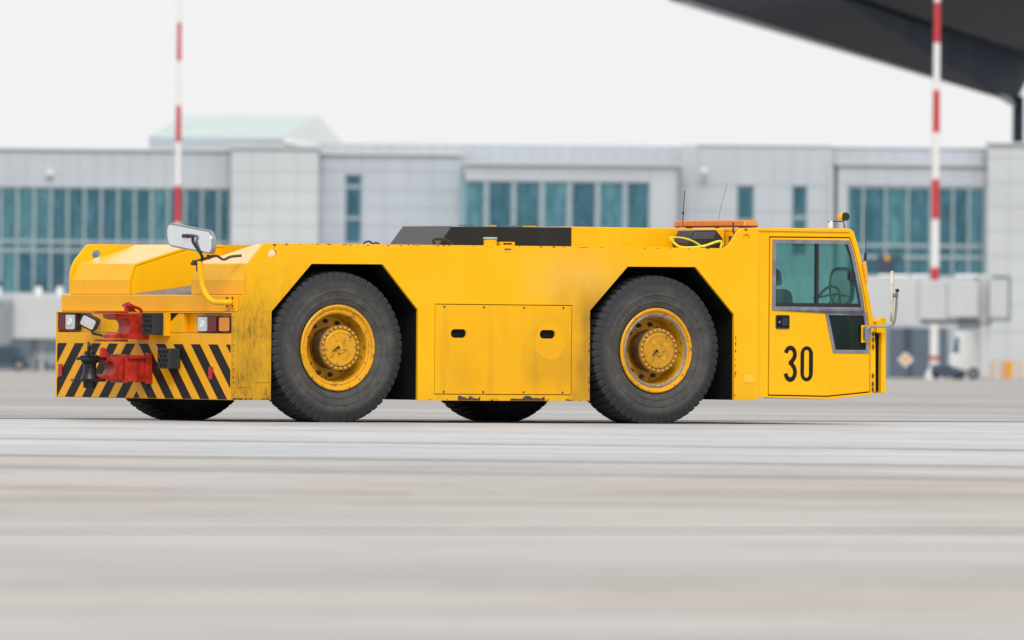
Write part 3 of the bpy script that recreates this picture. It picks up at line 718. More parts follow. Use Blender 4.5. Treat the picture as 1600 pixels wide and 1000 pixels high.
def tyre(RO=.645, W2=.205, lugs=58, depth=.015):
    # profile from outer face (-) to inner face (+): (y, r, tread?)
    P = [(-.150, .352, 0), (-.170, .362, 0), (-.183, .385, 0), (-.193, .412, 0), (-.199, .415, 0), (-.199, .424, 0), (-.196, .428, 0), (-.203, .470, 0), (-.208, .473, 0), (-.208, .482, 0), (-.204, .486, 0), (-.205, .508, 0), (-.209, .520, 0), (-.208, .535, 0), (-.200, .56, 0), (-.196, .575, 1), (-.186, .612, 1), (-.172, RO - .010, 1),
         (-.12, RO, 1), (-.02, RO + .002, 1), (.02, RO + .002, 2), (.12, RO, 2), (.172, RO - .010, 2), (.186, .612, 2), (.196, .575, 2), (.204, .515, 0), (.196, .43, 0), (.183, .385, 0), (.150, .352, 0)]
    sub = 6; seg = lugs * sub; mb = MB(); m = len(P)
    for i in range(seg):
        a = 2 * math.pi * i / seg
        for (y, r, t) in P:
            ph = (i + (0 if t == 1 else 3)) % sub
            if t and ph in (0,) or (t and ph == 1 and abs(y) < .15):
                r = r - depth * (1 if abs(y) < .18 else .35); y = y * (.982 if abs(y) > .17 else 1)
            wob = .0016 * math.sin(a * 7 + 1.3)
            mb.v.append(((r + wob * (t > 0)) * math.cos(a), y, (r + wob * (t > 0)) * math.sin(a)))
    for i in range(seg):
        j = (i + 1) % seg
        for k in range(m - 1): mb.f.append((i * m + k, j * m + k, j * m + k + 1, i * m + k + 1))
    # contact patch: flatten the bottom a little
    mb.v = [(x * (1 + .05 * max(0, (-z - .55)) / .1), y, max(z, -.632)) for x, y, z in mb.v]
    return mb
M['bare'] = simple('bare_scuffed_steel', (.24, .22, .20), .5, .3, .4, 25)
def wheel(cx, cy, side, rot, worn=False):
    """side -1: outer face to -y (near side), +1: far side"""
    root = MB()
    root.lathe([(-.160, .352), (-.188, .362), (-.196, .352), (-.192, .338), (-.178, .330), (-.172, .318), (-.178, .306), (-.170, .290), (-.10, .272), (-.03, .268), (-.012, .262), (-.012, .10), (.06, .10), (.06, .262), (.15, .28), (.16, .352)], 64, cap=False)
    w = root.build('wheel', M['rim'], tr, smooth=32)
    w.location = (cx, cy, .632); w.rotation_euler = (0, rot, math.pi if side > 0 else 0)
    tyre_mesh.parent = tyre_mesh.parent
    ty = bpy.data.objects.new('tyre', tyre_mesh.data); COL.objects.link(ty); ty.parent = w; ty.rotation_euler = (0, -rot, 0)
    MB().lathe([(-.012, .17), (-.06, .176), (-.195, .176), (-.198, .190), (-.220, .190), (-.224, .186), (-.224, .158), (-.218, .155)], 48, cap=False).build('hub', M['hub'], w, smooth=32)
    MB().lathe([(-.21, .156), (-.228, .154), (-.234, .146), (-.234, .128), (-.231, .126), (-.231, .048), (-.240, .044), (-.240, .022), (-.246, .018)], 40).build('hub_cap', M['cap_worn'] if worn else M['rim'], w, smooth=32)
    mb = MB()
    for i in range(24):
        a = 2 * math.pi * i / 24; mb.lathe([(-.223, .0125), (-.233, .0125), (-.236, .008)], 6, (.173 * math.cos(a), 0, .173 * math.sin(a)), 'y')
    mb.build('hub_bolts', M['rim'], w)['kind'] = 'stuff'
    MB().lathe([(-.06, .1775), (-.19, .1785)], 48, cap=False).build('hub_drum', M['hub_dark'], w, smooth=40)
    if worn: MB().lathe([(-.176, .3175), (-.182, .306), (-.174, .292), (-.168, .290)], 64, cap=False).build('bare_ring', M['bare'], w, smooth=40)
    mb = MB()
    for i in range(4):
        a = math.pi / 2 * i + .4; mb.lathe([(-.232, .021), (-.2345, .021), (-.2345, .018)], 14, (.083 * math.cos(a), 0, .083 * math.sin(a)), 'y')
    mb.build('hub_plugs', M['rim'], w)['kind'] = 'stuff'
    for i in range(12):
        a = 2 * math.pi * i / 12 + .1; mb = MB()
        mb.lathe([(-.012, .022), (-.022, .022), (-.024, .015), (-.045, .015), (-.047, .010), (-.060, .010)], 6, (.226 * math.cos(a), 0, .226 * math.sin(a)), 'y')
        mb.build('wheel_nut', M['rust'], w)
    MB().tube([(-.03, -.240, .01), (-.05, -.252, -.0), (-.085, -.245, -.03)], .005, 6).build('valve_stem', M['black'], w)
    MB().lathe([(-.232, .004), (-.25, .012), (-.256, .010)], 10, (-.03, 0, .005), 'y').build('valve_cap', M['black'], w)
    return w
tyre_mesh = tyre().build('tyre', M['tyre'], None, smooth=28)
for cx in (1.035, 4.193):
    for cy, sd_ in ((.215, -1), (2.64, 1)):
        wheel(cx, cy, sd_, random.uniform(-.5, .5), cx > 2 and sd_ < 0)
bpy.data.objects.remove(tyre_mesh)
for cx in (1.035, 4.193):
    MB().lathe([(.3, .12), (WD - .5, .12)], 16, (cx, 0, .632), 'y').build('axle', M['void'], tr)
# hood ------------------------------------------------------------------------
HY0, HY1 = .52, 1.32
MB().add([(2.32, HY0, 1.501), (2.32, HY1, 1.501), (2.447, HY1, 1.667), (2.447, HY0, 1.667), (3.64, HY0, 1.501), (3.64, HY1, 1.501), (3.64, HY1, 1.676), (3.64, HY0, 1.676)],
         [(0, 1, 2, 3), (3, 2, 6, 7), (4, 7, 6, 5), (0, 3, 7, 4), (1, 5, 6, 2), (0, 4, 5, 1)]).build('engine_hood', M['hood'], tr, bevel=.006)
MB().add([(2.30, HY0 + .003, 1.5015), (2.30, HY1 - .003, 1.5015), (2.440, HY1 - .003, 1.672), (2.440, HY0 + .003, 1.672), (2.318, HY0 + .003, 1.5015), (2.318, HY1 - .003, 1.5015), (2.446, HY1 - .003, 1.672), (2.446, HY0 + .003, 1.672)],
         [(0, 3, 2, 1), (4, 5, 6, 7), (0, 1, 5, 4), (2, 3, 7, 6), (0, 4, 7, 3), (1, 2, 6, 5)]).build('hood_rear_panel', M['hood_worn'], tr)
MB().box(3.643, 5.19, HY0, HY1, 1.501, 1.682).build('engine_cover', Y_, tr, bevel=.006)
mb = MB().tube(curve([(2.20, .40, 1.507), (2.19, .40, 1.545), (2.20, .405, 1.558), (2.30, .42, 1.558), (2.36, .43, 1.535), (2.385, .43, 1.52), (2.385, .43, 1.507)], 5), .014, 8)
mb.build('grab_handle', M['plastic'], tr, smooth=40)
MB().tube(curve([(1.47, .35, 1.503), (1.49, .35, 1.525), (1.53, .35, 1.53), (1.56, .35, 1.51), (1.6, .36, 1.52), (1.64, .36, 1.503)], 5), .008, 6).build('hose_loop', M['black'], tr)
for x, w_ in ((2.75, .05), (3.0, .03), (3.2, .05), (3.38, .04)):
    MB().box(x, x + w_ * 2, .8, .9, 1.677, 1.688).build('hood_latch', M['alu'] if w_ == .05 else M['yellow'], tr)
# filler and latch on the deck edge
f = MB().lathe([(1.50, .056), (1.555, .056), (1.56, .05)], 24, (2.58, .12, 0), 'z').build('filler_neck', Y_, tr, smooth=40)
M['capgreen'] = simple('faded_green_cap', (.30, .42, .33), .5)
MB().lathe([(1.561, .062), (1.573, .062), (1.578, .055)], 24, (2.58, .12, 0), 'z').build('filler_cap', M['capgreen'], f, smooth=40)
lt = MB().box(2.66, 2.80, .08, .10, 1.50, 1.515).box(2.66, 2.80, .08, .18, 1.532, 1.54).box(2.66, 2.685, .08, .18, 1.5152, 1.5318).box(2.775, 2.80, .08, .18, 1.5002, 1.5318).build('latch', Y_, tr)
MB().box(2.645, 2.72, -.0015, -.0003, 1.452, 1.486).build('warning_sticker', M['orange'], tr)
MB().box(2.65, 2.715, -.003, -.0017, 1.472, 1.482).build('warning_sticker', M['rust'], tr)
for cx, cz in ((.395, 1.482), (5.075, 1.668)):
    MB().prism([(cx - .02, cz + .012), (cx + .02, cz + .012), (cx, cz - .012)], -.002, -.0004).build('lift_mark', M['redrefl'], tr)
# cab ---------------------------------------------------------------------------
CY0, CY1 = .03, WD - .03
front = [(6.166, 1.694), (6.20, 1.672), (6.254, 1.53), (6.31, 1.33), (6.36, 1.14), (6.40, .96), (6.425, .80), (6.435, .66), (6.44, .30), (6.40, .268), (6.0, .228)]
cab_out = [(5.212, 1.687)] + front + [(5.93, .226), (5.212, .238)]
door_open = [(5.333, 1.618), (6.165, 1.622), (6.215, 1.50), (6.27, 1.31), (6.318, 1.12), (6.355, .95), (6.376, .80), (6.382, .70), (6.385, .285), (5.94, .245), (5.333, .252)]
G = .010
door_out = [(5.333 + G, 1.618 - G), (6.165 - G, 1.622 - G), (6.215 - G, 1.50), (6.27 - G, 1.31), (6.318 - G, 1.12), (6.355 - G, .95), (6.376 - G, .80), (6.382 - G, .70), (6.385 - G, .285 + G), (5.94, .245 + G), (5.333 + G, .252 + G)]
uw = [(5.364, 1.592), (6.150, 1.594), (6.195, 1.49), (6.245, 1.31), (6.29, 1.12), (6.315, .995), (6.318, .985), (5.364, .985)]
lw = [(5.905, .978), (6.330, .978), (6.345, .90), (6.355, .80), (6.36, .70), (6.362, .622), (5.995, .622)]
def inset(poly, d):
    n = len(poly); out = []
    area = sum(poly[i][0] * poly[(i + 1) % n][1] - poly[(i + 1) % n][0] * poly[i][1] for i in range(n))
    s = 1 if area > 0 else -1
    for i in range(n):
        a, b, c = Vector(poly[i - 1]), Vector(poly[i]), Vector(poly[(i + 1) % n])
        e1 = (b - a).normalized(); e2 = (c - b).normalized()
        n1 = Vector((-e1.y, e1.x)) * s; n2 = Vector((-e2.y, e2.x)) * s
        k = (n1 + n2); k = k / max(.3, (1 + n1.dot(n2)))
        q = b + k * d; out.append((q.x, q.y))
    return out
for ya, yb, near in ((CY0, CY0 + .04, 1), (CY1 - .04, CY1, 0)):
    MB().prism([cab_out, door_open], ya, yb).build('cab_side', Y_, tr, bevel=.005)
    y0, y1 = (ya - .004, ya + .026) if near else (yb - .026, yb + .004)
    dr = MB().prism([door_out, inset(uw, .004), inset(lw, .004)], y0, y1).build('door', Y_, tr, bevel=.004)
    ys_, ye_ = (ya + .028, ya + .038) if near else (yb - .038, yb - .028)
    MB().prism([inset(door_open, -.02), inset(door_open, .022)], ys_, ye_).build('door_seal', M['void'], dr)
    yf0, yf1 = (ya - .012, ya + .030) if near else (yb - .030, yb + .012)
    MB().prism([uw, inset(uw, .034)], yf0, yf1).build('window_frame', M['alu'], dr, bevel=.004)
    MB().prism([lw, inset(lw, .030)], yf0 + .001, yf1 - .001).build('window_frame', M['alu'], dr, bevel=.004)
    yg = ya + .006 if near else yb - .012
    MB().prism(inset(uw, .030), yg, yg + .006).build('window_pane', M['cabglass'], dr)
    MB().prism(inset(lw, .027), yg, yg + .006).build('window_pane', M['footglass'], dr)
    MB().box(5.812, 5.838, yf0 + .004, yf1 - .004, 1.02, 1.562).build('window_divider', M['black'], dr)
    MB().box(5.395, 6.27, yf0 + .006, yf1 - .006, 1.016, 1.05).build('window_gasket', M['black'], dr)
    if near:
        MB().box(5.83, 6.30, yf0 - .006, yf0 + .008, .995, 1.018).build('window_rail', M['alu'], dr, bevel=.003)
        MB().box(5.393, 5.425, yf0 + .002, yf1, 1.26, 1.34).build('window_latch', M['black'], dr)
        MB().box(6.155, 6.205, yf0 + .002, yf1, 1.25, 1.32).build('window_latch', M['black'], dr)
        h = MB().prism([rrect(5.402, 5.540, .828, .945, .012), rrect(5.412, 5.530, .838, .935, .008)], y0 - .008, y0 - .0005).build('door_handle', M['plastic'], dr)
        MB().box(5.413, 5.529, y0 - .0035, y0 - .0007, .839, .934).build('handle_recess', M['void'], dr)
        MB().box(5.462, 5.522, y0 - .010, y0 - .004, .85, .925).build('handle_flap', M['plastic'], dr, bevel=.004)
        MB().lathe([(y0 - .012, .004), (y0 - .012, .010), (y0 - .004, .010)], 12, (5.437, 0, .885), 'y').build('lock', M['steel'], dr)
        # the number 30: condensed digits as thin raised vinyl
        def ribbon(path, w):
            l, r_ = [], []
            for i, p_ in enumerate(path):
                p0, p1 = Vector(path[max(i - 1, 0)]), Vector(path[min(i + 1, len(path) - 1)]); d = (p1 - p0).normalized(); nn = Vector((-d.y, d.x)) * w / 2
                l.append(tuple(Vector(p_) + nn)); r_.append(tuple(Vector(p_) - nn))
            return l + r_[::-1]
        zc = .5285
        def ell(cx, cz, rx, rz, a0, a1, n=20): return [(cx + rx * math.cos(R(a0 + (a1 - a0) * i / n)), cz + rz * math.sin(R(a0 + (a1 - a0) * i / n))) for i in range(n + 1)]
        def stad(cx, rx, h0, h1): return ell(cx, h1 - rx * 1.1, rx, rx * 1.1, 0, 180, 14) + ell(cx, h0 + rx * 1.1, rx, rx * 1.1, 180, 360, 14)
        MB().prism([stad(5.724, .064, .378, .680), stad(5.722, .025, .409, .649)], y0 - .0022, y0 - .0004).build('number_zero', M['digit'], dr)
        b0 = [(5.503, .586)] + ell(5.557, .604, .044, .060, 190, 0, 12)[:0]
        up_ = ell(5.556, .609, .046, .056, 168, -58, 18)
        lo_ = ell(5.556, .456, .048, .064, 62, -170, 20)
        mid_ = [(5.566, .540)]
        MB().prism(ribbon(up_ + [(5.572, .545), (5.556, .5385)], .039), y0 - .0022, y0 - .0004).build('number_three', M['digit'], dr)
        MB().prism(ribbon([(5.545, .5375), (5.570, .530)] + lo_, .039), y0 - .0028, y0 - .0024).build('number_three', M['digit'], dr)
        MB().box(5.538, 5.565, y0 - .0026, y0 - .0023, .524, .552).build('number_three', M['digit'], dr)
MB().add([(5.212, CY0, 1.689), (6.168, CY0, 1.696), (6.168, CY1, 1.696), (5.212, CY1, 1.689), (5.212, CY0, 1.735), (6.14, CY0, 1.742), (6.14, CY1, 1.742), (5.212, CY1, 1.735)],
         [(3, 2, 1, 0), (4, 5, 6, 7), (0, 1, 5, 4), (1, 2, 6, 5), (2, 3, 7, 6), (3, 0, 4, 7)])
rf = [(5.214, 1.66), (5.214, 1.690), (6.17, 1.697), (6.205, 1.675), (6.21, 1.655)]
MB().prism(rf, CY0 + .041, CY1 - .041).build('cab_roof', Y_, tr, bevel=.006)
MB().box(5.22, 6.15, CY0 - .012, CY0 - .001, 1.664, 1.676).build('rain_gutter', Y_, tr, bevel=.003)
# rear wall with window opening, floor, front
MB().prism([[(.072, .25), (CY1 - .042, .25), (CY1 - .042, 1.658), (.072, 1.658)], [(.12, 1.42), (.50, 1.42), (.50, 1.62), (.12, 1.62)], [(1.5, 1.2), (2.8, 1.2), (2.8, 1.62), (1.5, 1.62)]], 5.214, 5.245, 'yz').build('cab_rear_wall', Y_, tr)
MB().box(5.22, 5.226, .12, .50, 1.42, 1.62).build('rear_window_pane', M['cabglass'], tr)
MB().box(5.22, 5.226, 1.5, 2.8, 1.2, 1.62).build('rear_window_pane', M['cabglass'], tr)
MB().box(5.247, 6.38, CY0 + .042, CY1 - .042, .29, .33).build('cab_floor', M['dash'], tr)
ft = [(6.41, .30), (6.41, .80), (6.385, .96), (6.37, 1.0)]
mb = MB().prism([(6.415, .30), (6.415, .80), (6.395, .95), (6.365, .95), (6.385, .80), (6.385, .30)], CY0 + .041, CY1 - .041).build('front_panel', Y_, tr)
ws = [(6.388, .953), (6.35, 1.13), (6.30, 1.32), (6.245, 1.52), (6.20, 1.655)]
mb = MB().prism(ws + [(x - .008, z) for x, z in reversed(ws)], CY0 + .05, CY1 - .05).build('windscreen', M['cabglass'], tr)
for y in (1.48,):
    MB().prism([(x + .012, z) for x, z in ws] + [(x - .03, z) for x, z in reversed(ws)], y, y + .05).build('windscreen_pillar', M['black'], tr)
# windscreen wipers
for py_, L in ((.62, .62), (1.55, .62)):
    w_ = MB().tube([(6.42, py_ + .25, .965), (6.410, py_ + .05, 1.09), (6.39, py_ - .02, 1.13)], .008, 6).build('wiper', M['black'], tr)
    MB().tube([(6.385, py_ - L / 2 + .05, 1.11), (6.387, py_ - .02, 1.135), (6.385, py_ + L / 2, 1.095)], .010, 6).build('wiper_blade', M['black'], w_)
# cab inside: seats, wheel, dash
for y in (.55, 2.2):
    st = MB().box(5.77, 6.21, y - .24, y + .24, .52, .64).box(5.90, 6.10, y - .12, y + .12, .33, .52).build('seat', M['seat'], tr, bevel=.03)
    MB().prism([(5.73, .645), (5.85, .645), (5.76, 1.17), (5.66, 1.17)], y - .23, y + .23).build('backrest', M['seat'], st, bevel=.04)
    MB().prism([(5.65, 1.20), (5.74, 1.20), (5.72, 1.34), (5.64, 1.34)], y - .13, y + .13).build('headrest', M['seat'], st, bevel=.03)
MB().prism([(6.12, .70), (6.37, .70), (6.34, .93), (6.16, .98), (6.10, .90)], CY0 + .3, CY1 - .3).build('dashboard', M['dash'], tr, bevel=.01)
mb = MB(); ring = [(6.20 + .06 * math.sin(a) , .45 + .19 * math.cos(a), 1.03 + .17 * math.sin(a)) for a in [2 * math.pi * i / 24 for i in range(25)]]
mb.tube(ring, .013, 6).tube([(6.20, .45, 1.03), (6.3, .45, .85)], .022, 8).tube([(6.20, .27, 1.03), (6.20, .63, 1.03)], .010, 6).build('steering_wheel', M['black'], tr)
MB().box(6.10, 6.22, .30, .50, .64, .80).build('control_box', M['steel'], tr, bevel=.01)
fm = MB().prism([rrect(.66, 1.02, 1.03, 1.37, .12, 6), rrect(.685, .995, 1.055, 1.345, .10, 6)], 6.60, 6.63, 'yz').build('front_mirror', M['black'], tr)
MB().prism(rrect(.684, .996, 1.054, 1.346, .10, 6), 6.605, 6.622, 'yz').build('mirror_back', M['white'], fm)
MB().tube([(6.615, .84, 1.06), (6.60, .84, .98), (6.50, .84, .93)], .012, 8).build('mirror_arm', M['steel'], fm)
# nose: front plate seen edge on, with hinges
MB().prism([(6.441, .90), (6.50, .935), (6.535, .925), (6.54, .285), (6.49, .283), (6.49, .80), (6.441, .80)], CY0 - .012, CY1 + .01).build('front_bumper', Y_, tr, bevel=.005)
MB().box(6.445, 6.487, CY0 + .03, CY1 - .03, .30, .79).build('bumper_backing', M['void'], tr)
for z in (.74, .68, .79, .36, .43, .31):
    MB().tube([(6.405, CY0 - .010, z - .018), (6.405, CY0 - .010, z + .018)], .008, 6).build('hinge', M['rust'], tr)
# front mirror on its arm
mr = MB().tube(curve([(6.30, CY0 - .02, .79), (6.315, CY0 - .05, .835), (6.36, CY0 - .06, .855), (6.50, CY0 - .10, .86), (6.545, CY0 - .12, .89), (6.565, CY0 - .12, 1.0), (6.572, CY0 - .12, 1.10), (6.575, CY0 - .12, 1.165)], 5), .011, 8).build('mirror_arm', M['steel'], tr, smooth=40)
mb = MB(); prof = [(.095 * math.cos(R(a)), .22 * math.sin(R(a))) for a in range(0, 360, 10)]
mm = MB().prism(prof, -.012, .012, 'yz'); ca, sa = math.cos(-.62), math.sin(-.62)
mm.v = [(6.505 + x * ca - y * sa, CY0 - .14 + x * sa + y * ca, 1.115 + z) for x, y, z in mm.v]
mm.build('mirror_back', M['mirror_shell'], mr, bevel=.008)
MB().tube([(6.572, CY0 - .12, 1.13), (6.52, CY0 - .13, 1.12)], .018, 8).build('mirror_clamp', M['alu'], mr)
MB().lathe([(1.155, .016), (1.18, .016)], 10, (6.575, CY0 - .12, 0), 'z').build('arm_cap', M['black'], mr)
MB().box(6.275, 6.365, CY0 - .018, CY0 - .013, .715, .865).build('mirror_bracket_plate', Y_, tr, bevel=.002)
MB().prism(rrect(6.29, 6.355, .735, .855, .02), CY0 - .05, CY0 - .019).build('mirror_bracket', M['alu'], tr, bevel=.006)
# side repeater on the pillar
rp = MB().prism([(6.283, 1.40), (6.318, 1.42), (6.335, 1.33), (6.345, 1.24), (6.318, 1.23)], CY0 - .02, CY0 - .001).build('repeater_lamp', M['orange'], tr, bevel=.006)
# roof fittings
aerial = MB().tube([(6.34, .06, 1.42), (6.345, .06, 1.49)], .012, 6).tube([(6.345, .06, 1.49), (6.345, .06, 1.90)], .0035, 5).build('aerial', M['black'], tr)
sp_ = MB().box(6.01, 6.04, .12, .15, 1.70, 1.762).build('roof_lamp_post', M['white'], tr)
MB().tube([(6.0, .13, 1.755), (6.16, .13, 1.758), (6.17, .13, 1.70)], .006, 6).build('roof_lamp_arm', M['rust'], tr)
rl = MB().lathe([(6.09, .01), (6.095, .03), (6.14, .035), (6.15, .03)], 16, (0, .10, 1.798), 'x').build('roof_lamp', Y_, tr, smooth=40)
MB().lathe([(.03, .02), (.03, .036), (.07, .036), (.07, .02)], 16, (6.14, .03, 1.798), 'y').build('lamp_bezel', M['black'], rl, smooth=40)
# amber light bar across the roof
lb = MB().box(5.50, 5.60, .62, 1.80, 1.703, 1.712).build('light_bar', M['plastic'], tr)
def bar(x0, x1, y0, y1, z0, z1, ch):
    return MB().hexa([(x0, y0, z0), (x1, y0, z0), (x1, y1, z0), (x0, y1, z0), (x0 + .01, y0 + ch, z1), (x1 - .01, y0 + ch, z1), (x1 - .01, y1 - ch, z1), (x0 + .01, y1 - ch, z1)])
bar(5.48, 5.63, .655, 1.80, 1.713, 1.762, .018).build('amber_cover', M['amber'], lb, bevel=.006)
for i in range(26):
    y = .69 + i * .0415
    MB().box(5.472, 5.480, y, y + .022, 1.72, 1.752).build('lens_rib', M['amber'], lb)
for y in (.78, 1.66): MB().box(5.50, 5.60, y, y + .14, 1.690, 1.7025).build('bar_mount', M['white'], lb)
for (bx, by, bz, h, bend) in ((5.30, 1.36, 1.69, .33, .02), (5.6, 1.27, 1.69, .40, .10)):
    a_ = MB().lathe([(bz - .01, .035), (bz, .035), (bz + .014, .015)], 12, (bx, by, 0), 'z').build('aerial', M['steel'], tr)
    MB().tube([(bx, by, bz), (bx + bend * .3, by, bz + h * .45), (bx + bend, by, bz + h)], .0035 if bend < .05 else .0016, 5).build('whip', M['black'], a_)
    if bend < .05: MB().lathe([(bz + h * .36, .004), (bz + h * .38, .009), (bz + h * .43, .009), (bz + h * .45, .004)], 8, (bx + bend * .25, by, 0), 'z').build('coil', M['black'], a_)
MB().tube(curve([(5.14, .30, 1.735), (5.14, .30, 1.66), (5.16, .3, 1.64), (5.17, .28, 1.63)], 4), .008, 6).build('cab_bracket', M['rust'], tr)
MB().lathe([(.24, .01), (.24, .035), (.30, .035)], 14, (5.17, 0, 1.61), 'y').build('rear_work_lamp', M['rust'], tr)
# lamps on the rear bumper ------------------------------------------------------------
def lamp(y0, y1, z0, z1, parts, x=-.0, depth=.05):
    h = MB().prism(rrect(y0, y1, z0, z1, .014), x, x + depth, 'yz').build('tail_lamp', M['plastic'], tr, bevel=.004)
    for name, a, b, m in parts:
        MB().prism(rrect(a, b, z0 + .010, z1 - .010, .012), x - .010, x - .0005, 'yz').build(name, m, h, bevel=.004)
        if m is M['clear']:
            MB().lathe([(x - .012, .005), (x - .018, .028), (x - .0105, .034)], 16, (0, (a + b) / 2, (z0 + z1) / 2), 'x').build('bulb', M['white'], h, smooth=40)
lamp(.245, .585, .752, .890, [('reversing_lens', .420, .565, M['clear']), ('brake_lens', .262, .405, M['taillens'])])
lamp(.045, .225, .754, .886, [('indicator_lens', .055, .215, M['amber'])], depth=.04)
lamp(2.645, 2.955, .760, .902, [('brake_lens', 2.825, 2.945, M['taillens']), ('reversing_lens', 2.665, 2.812, M['clear'])])
# work lamp, tilted and turned outwards
nrm = Vector((-.74, -.66, -.12)).normalized(); ru = nrm.cross(Vector((0, 0, 1))).normalized(); uu = ru.cross(nrm)
ct, st_ = math.cos(R(27)), math.sin(R(27)); ru, uu = ru * ct - uu * st_ * -1, uu * ct - ru * st_
LC = Vector((-.13, 2.21, .828))
def turned(q): q.v = [tuple(LC + nrm * -x + ru * y + uu * z) for x, y, z in q.v]; return q
sl = turned(MB().prism(rrect(-.078, .078, -.058, .058, .022), -.0, .07, 'yz')).build('work_lamp', M['plastic'], tr, bevel=.012)
turned(MB().prism(rrect(-.062, .062, -.043, .043, .018), -.006, -.0005, 'yz')).build('lamp_lens', M['clear'], sl, bevel=.003)
MB().tube([(-.10, 2.22, .79), (-.09, 2.20, .735), (.0, 2.20, .72)], .012, 6).build('lamp_bracket', M['rust'], sl)
# reflectors
for y, z in ((2.90, .42), (.35, .412)):
    MB().box(-.012, -.0035, y - .032, y + .032, z - .052, z + .052).build('reflector', M['redrefl'], tr)
# perforated rubber blocks
for y0, y1, z0, z1, xd in ((1.09, 1.30, .728, .912, .13), (.86, 1.07, .445, .616, .11)):
    bk = MB().box(-xd, -.0035, y0, y1, z0, z1).build('rubber_block', M['rubber'], tr, bevel=.008)
    for r_ in range(4):
        nn = 4 if r_ % 2 == 0 else 3
        for c_ in range(nn):
            y = (y0 + y1) / 2 + (c_ - (nn - 1) / 2) * .042; z = z1 - .028 - r_ * (z1 - z0 - .05) / 3.3
            MB().prism(rrect(y - .010, y + .010, z - .013, z + .013, .008, 3), -xd - .0035, -xd - .0005, 'yz').build('hole_plug', M['void'], bk)
# upper hitch
def cjaw(x0, x1, z0, z1, r, cx, cz, t):
    return [(x1, z0), (x1, z1), (x0, z1 - .006), (x0, z1 - t), (cx - .02, z1 - t - .018)] + arc(cx, cz, r, 100, -100, 12) + [(cx - .02, z0 + t + .022), (x0, z0 + t), (x0, z0 + .006)]
uh = MB().prism(cjaw(-.33, -.0035, .690, .905, .070, -.245, .795, .036), 1.40, 1.61).build('upper_hitch', M['red'], tr, bevel=.006)
for z in (.668, .9055):
    MB().prism([(-.37, 1.33), (-.20, 1.40), (-.20, 1.61), (-.37, 1.68)], z, z + .021, 'xy').build('guide_plate', M['red'], uh, bevel=.004)
MB().prism([(-.17, .9185), (-.06, .9185), (-.09, .965), (-.13, 1.005), (-.165, .995)], 1.505, 1.535).build('pin_bracket', M['red'], uh, bevel=.005)
MB().tube([(-.145, 1.46, .975), (-.145, 1.58, .975)], .016, 8).tube([(-.14, 1.47, .975), (-.05, 1.47, .945), (-.03, 1.47, .92)], .014, 8).build('hitch_pin', M['redrefl'], uh)
MB().box(-.05, .0, 1.045, 1.075, .72, .912).build('hitch_cheek', YR, tr)
MB().prism([(.91, .910), (1.03, .910), (1.03, .845), (1.0, .862)], -.004, -.0005, 'yz').build('bay_opening', M['void'], tr)
# lower hitch
lh = MB().box(-.23, -.0035, 1.36, 1.62, .330, .555).build('lower_hitch', M['red'], tr, bevel=.005)
MB().box(-.245, -.2305, 1.35, 1.63, .322, .563).box(-.06, -.0036, 1.33, 1.3595, .315, .575).box(-.2295, -.061, 1.335, 1.3595, .525, .555).box(-.2295, -.061, 1.335, 1.3595, .330, .352).build('hitch_flange', M['red'], lh, bevel=.004)
MB().prism(cjaw(-.46, -.246, .345, .535, .062, -.385, .44, .030), 1.40, 1.58).build('hitch_jaw', M['red'], lh, bevel=.005)
MB().prism([(-.60, 1.36)] + [(-.53 + .10 * math.cos(R(a)), 1.49 + .13 * math.sin(R(a))) for a in range(240, 119, -20)] + [(-.42, 1.60), (-.42, 1.38)], .510, .536, 'xy').build('guide_plate', M['grease'], lh)
MB().prism([(-.64, 1.38), (-.42, 1.38), (-.42, 1.60), (-.64, 1.60), (-.67, 1.49)], .330, .354, 'xy').build('guide_plate', M['grease'], lh, bevel=.003)
MB().lathe([(.275, .04), (.28, .055), (.335, .055), (.3353, .085), (.36, .075), (.40, .055), (.48, .055), (.50, .075), (.545, .085), (.56, .05), (.585, .045), (.59, .02)], 24, (-.52, 1.49, 0), 'z').build('coupling_pin', M['grease'], lh, smooth=35)
MB().tube(curve([(-.56, 1.43, .53), (-.575, 1.42, .60), (-.57, 1.43, .645), (-.54, 1.49, .658), (-.50, 1.54, .648), (-.49, 1.55, .60), (-.50, 1.54, .55)], 5), .009, 6).build('pin_handle', M['grease'], lh, smooth=40)
MB().prism([(-.42, .535), (-.33, .535), (-.35, .575), (-.385, .62), (-.415, .612)], 1.475, 1.505).build('pin_bracket', M['red'], lh, bevel=.004)
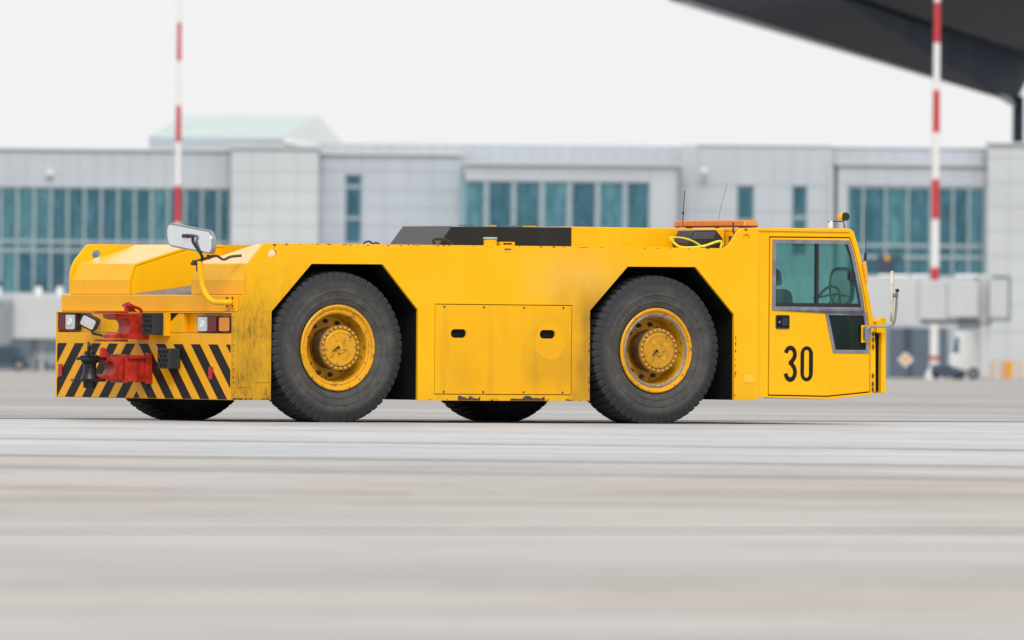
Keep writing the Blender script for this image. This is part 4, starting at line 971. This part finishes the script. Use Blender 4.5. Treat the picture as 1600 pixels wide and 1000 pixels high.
# rear mirror on its yellow arm
ra = MB().tube(curve([(.03, .08, 1.005), (-.03, .10, 1.003), (-.06, .20, 1.005), (-.07, .27, 1.03), (-.08, .335, 1.09), (-.09, .365, 1.16), (-.10, .375, 1.25), (-.10, .38, 1.345)], 6), .024, 10).build('mirror_arm', Y_, tr, smooth=40)
MB().box(.028, .0395, .03, .17, .955, 1.055).build('arm_plate', YR, ra, bevel=.002)
for y in (.055, .145):
    for z in (.972, 1.040): MB().lathe([(.022, .004), (.022, .010), (.028, .010)], 8, (0, y, z), 'x').build('bolt', M['rust'], ra)
MB().tube([(-.10, .52, 1.325), (-.10, .38, 1.355), (-.07, .24, 1.385)], .013, 8).tube([(-.1, .48, 1.31), (-.1, .48, 1.355)], .018, 8).tube([(-.11, .40, 1.26), (-.11, .40, 1.36)], .016, 8).tube([(-.08, .28, 1.36), (-.08, .28, 1.40)], .016, 8).tube(curve([(-.07, .25, 1.385), (-.03, .22, 1.39), (.02, .20, 1.36), (.08, .18, 1.385), (.16, .14, 1.395)], 4), .012, 6).build('arm_clamp', M['rust'], ra)
MB().tube(curve([(-.10, .43, 1.345), (-.10, .36, 1.355), (-.11, .335, 1.39), (-.12, .40, 1.455), (-.13, .45, 1.51), (-.135, .445, 1.545), (-.13, .49, 1.558), (-.115, .56, 1.556)], 5), .013, 8).build('mirror_stem', M['grease'], ra, smooth=40)
q = MB().prism(rrect(-.385, .385, -.100, .100, .075, 8), -.016, .016, 'yz'); an = .10
def mir(x, y, z):
    yy = y * math.cos(an) - z * math.sin(an) * -1; z2 = y * math.sin(an) * 1 + z * math.cos(an)
    return (-.09 + x, .545 + yy, 1.535 + z2)
q.v = [mir(*v) for v in q.v]; mo = q.build('mirror', M['steel'], tr, bevel=.010)
q = MB().prism(rrect(-.368, .368, -.086, .086, .062, 8), -.022, -.0165, 'yz'); q.v = [mir(*v) for v in q.v]; q.build('mirror_back', M['mirror'], mo, bevel=.004)
MB().box(-.14, -.112, .54, .62, 1.54, 1.572).build('mirror_mount', M['rust'], mo)
# black case with a strap lying on the deck behind the cab
cs = thing('black_case', 'black plastic case lying on the deck behind the cab', 'case', TL, TH)
MB().prism([(4.60, 1.502), (4.59, 1.55), (4.65, 1.662), (4.88, 1.668), (4.945, 1.60), (4.955, 1.51)], .16, .42).build('case_body', M['plastic'], cs, bevel=.012)
MB().prism([(4.625, 1.585), (4.66, 1.650), (4.87, 1.654), (4.84, 1.59)], .150, .1585).build('case_lid', M['hood_worn'], cs, bevel=.004)
st = MB()
st.tube(curve([(4.38, .13, 1.60), (4.47, .13, 1.525), (4.58, .12, 1.514), (4.72, .11, 1.53), (4.86, .11, 1.57), (4.90, .11, 1.56), (4.89, .11, 1.515)], 5), .011, 6)
st.tube(curve([(4.38, .13, 1.60), (4.50, .13, 1.598), (4.60, .12, 1.575), (4.68, .11, 1.535), (4.72, .10, 1.52)], 5), .007, 6)
o = st.build('strap', M['rope'], None, smooth=40); o.location = TL; o.rotation_euler = (0, 0, TH)
tag(o, 'bright yellow strap looped over the black case behind the cab', 'strap')
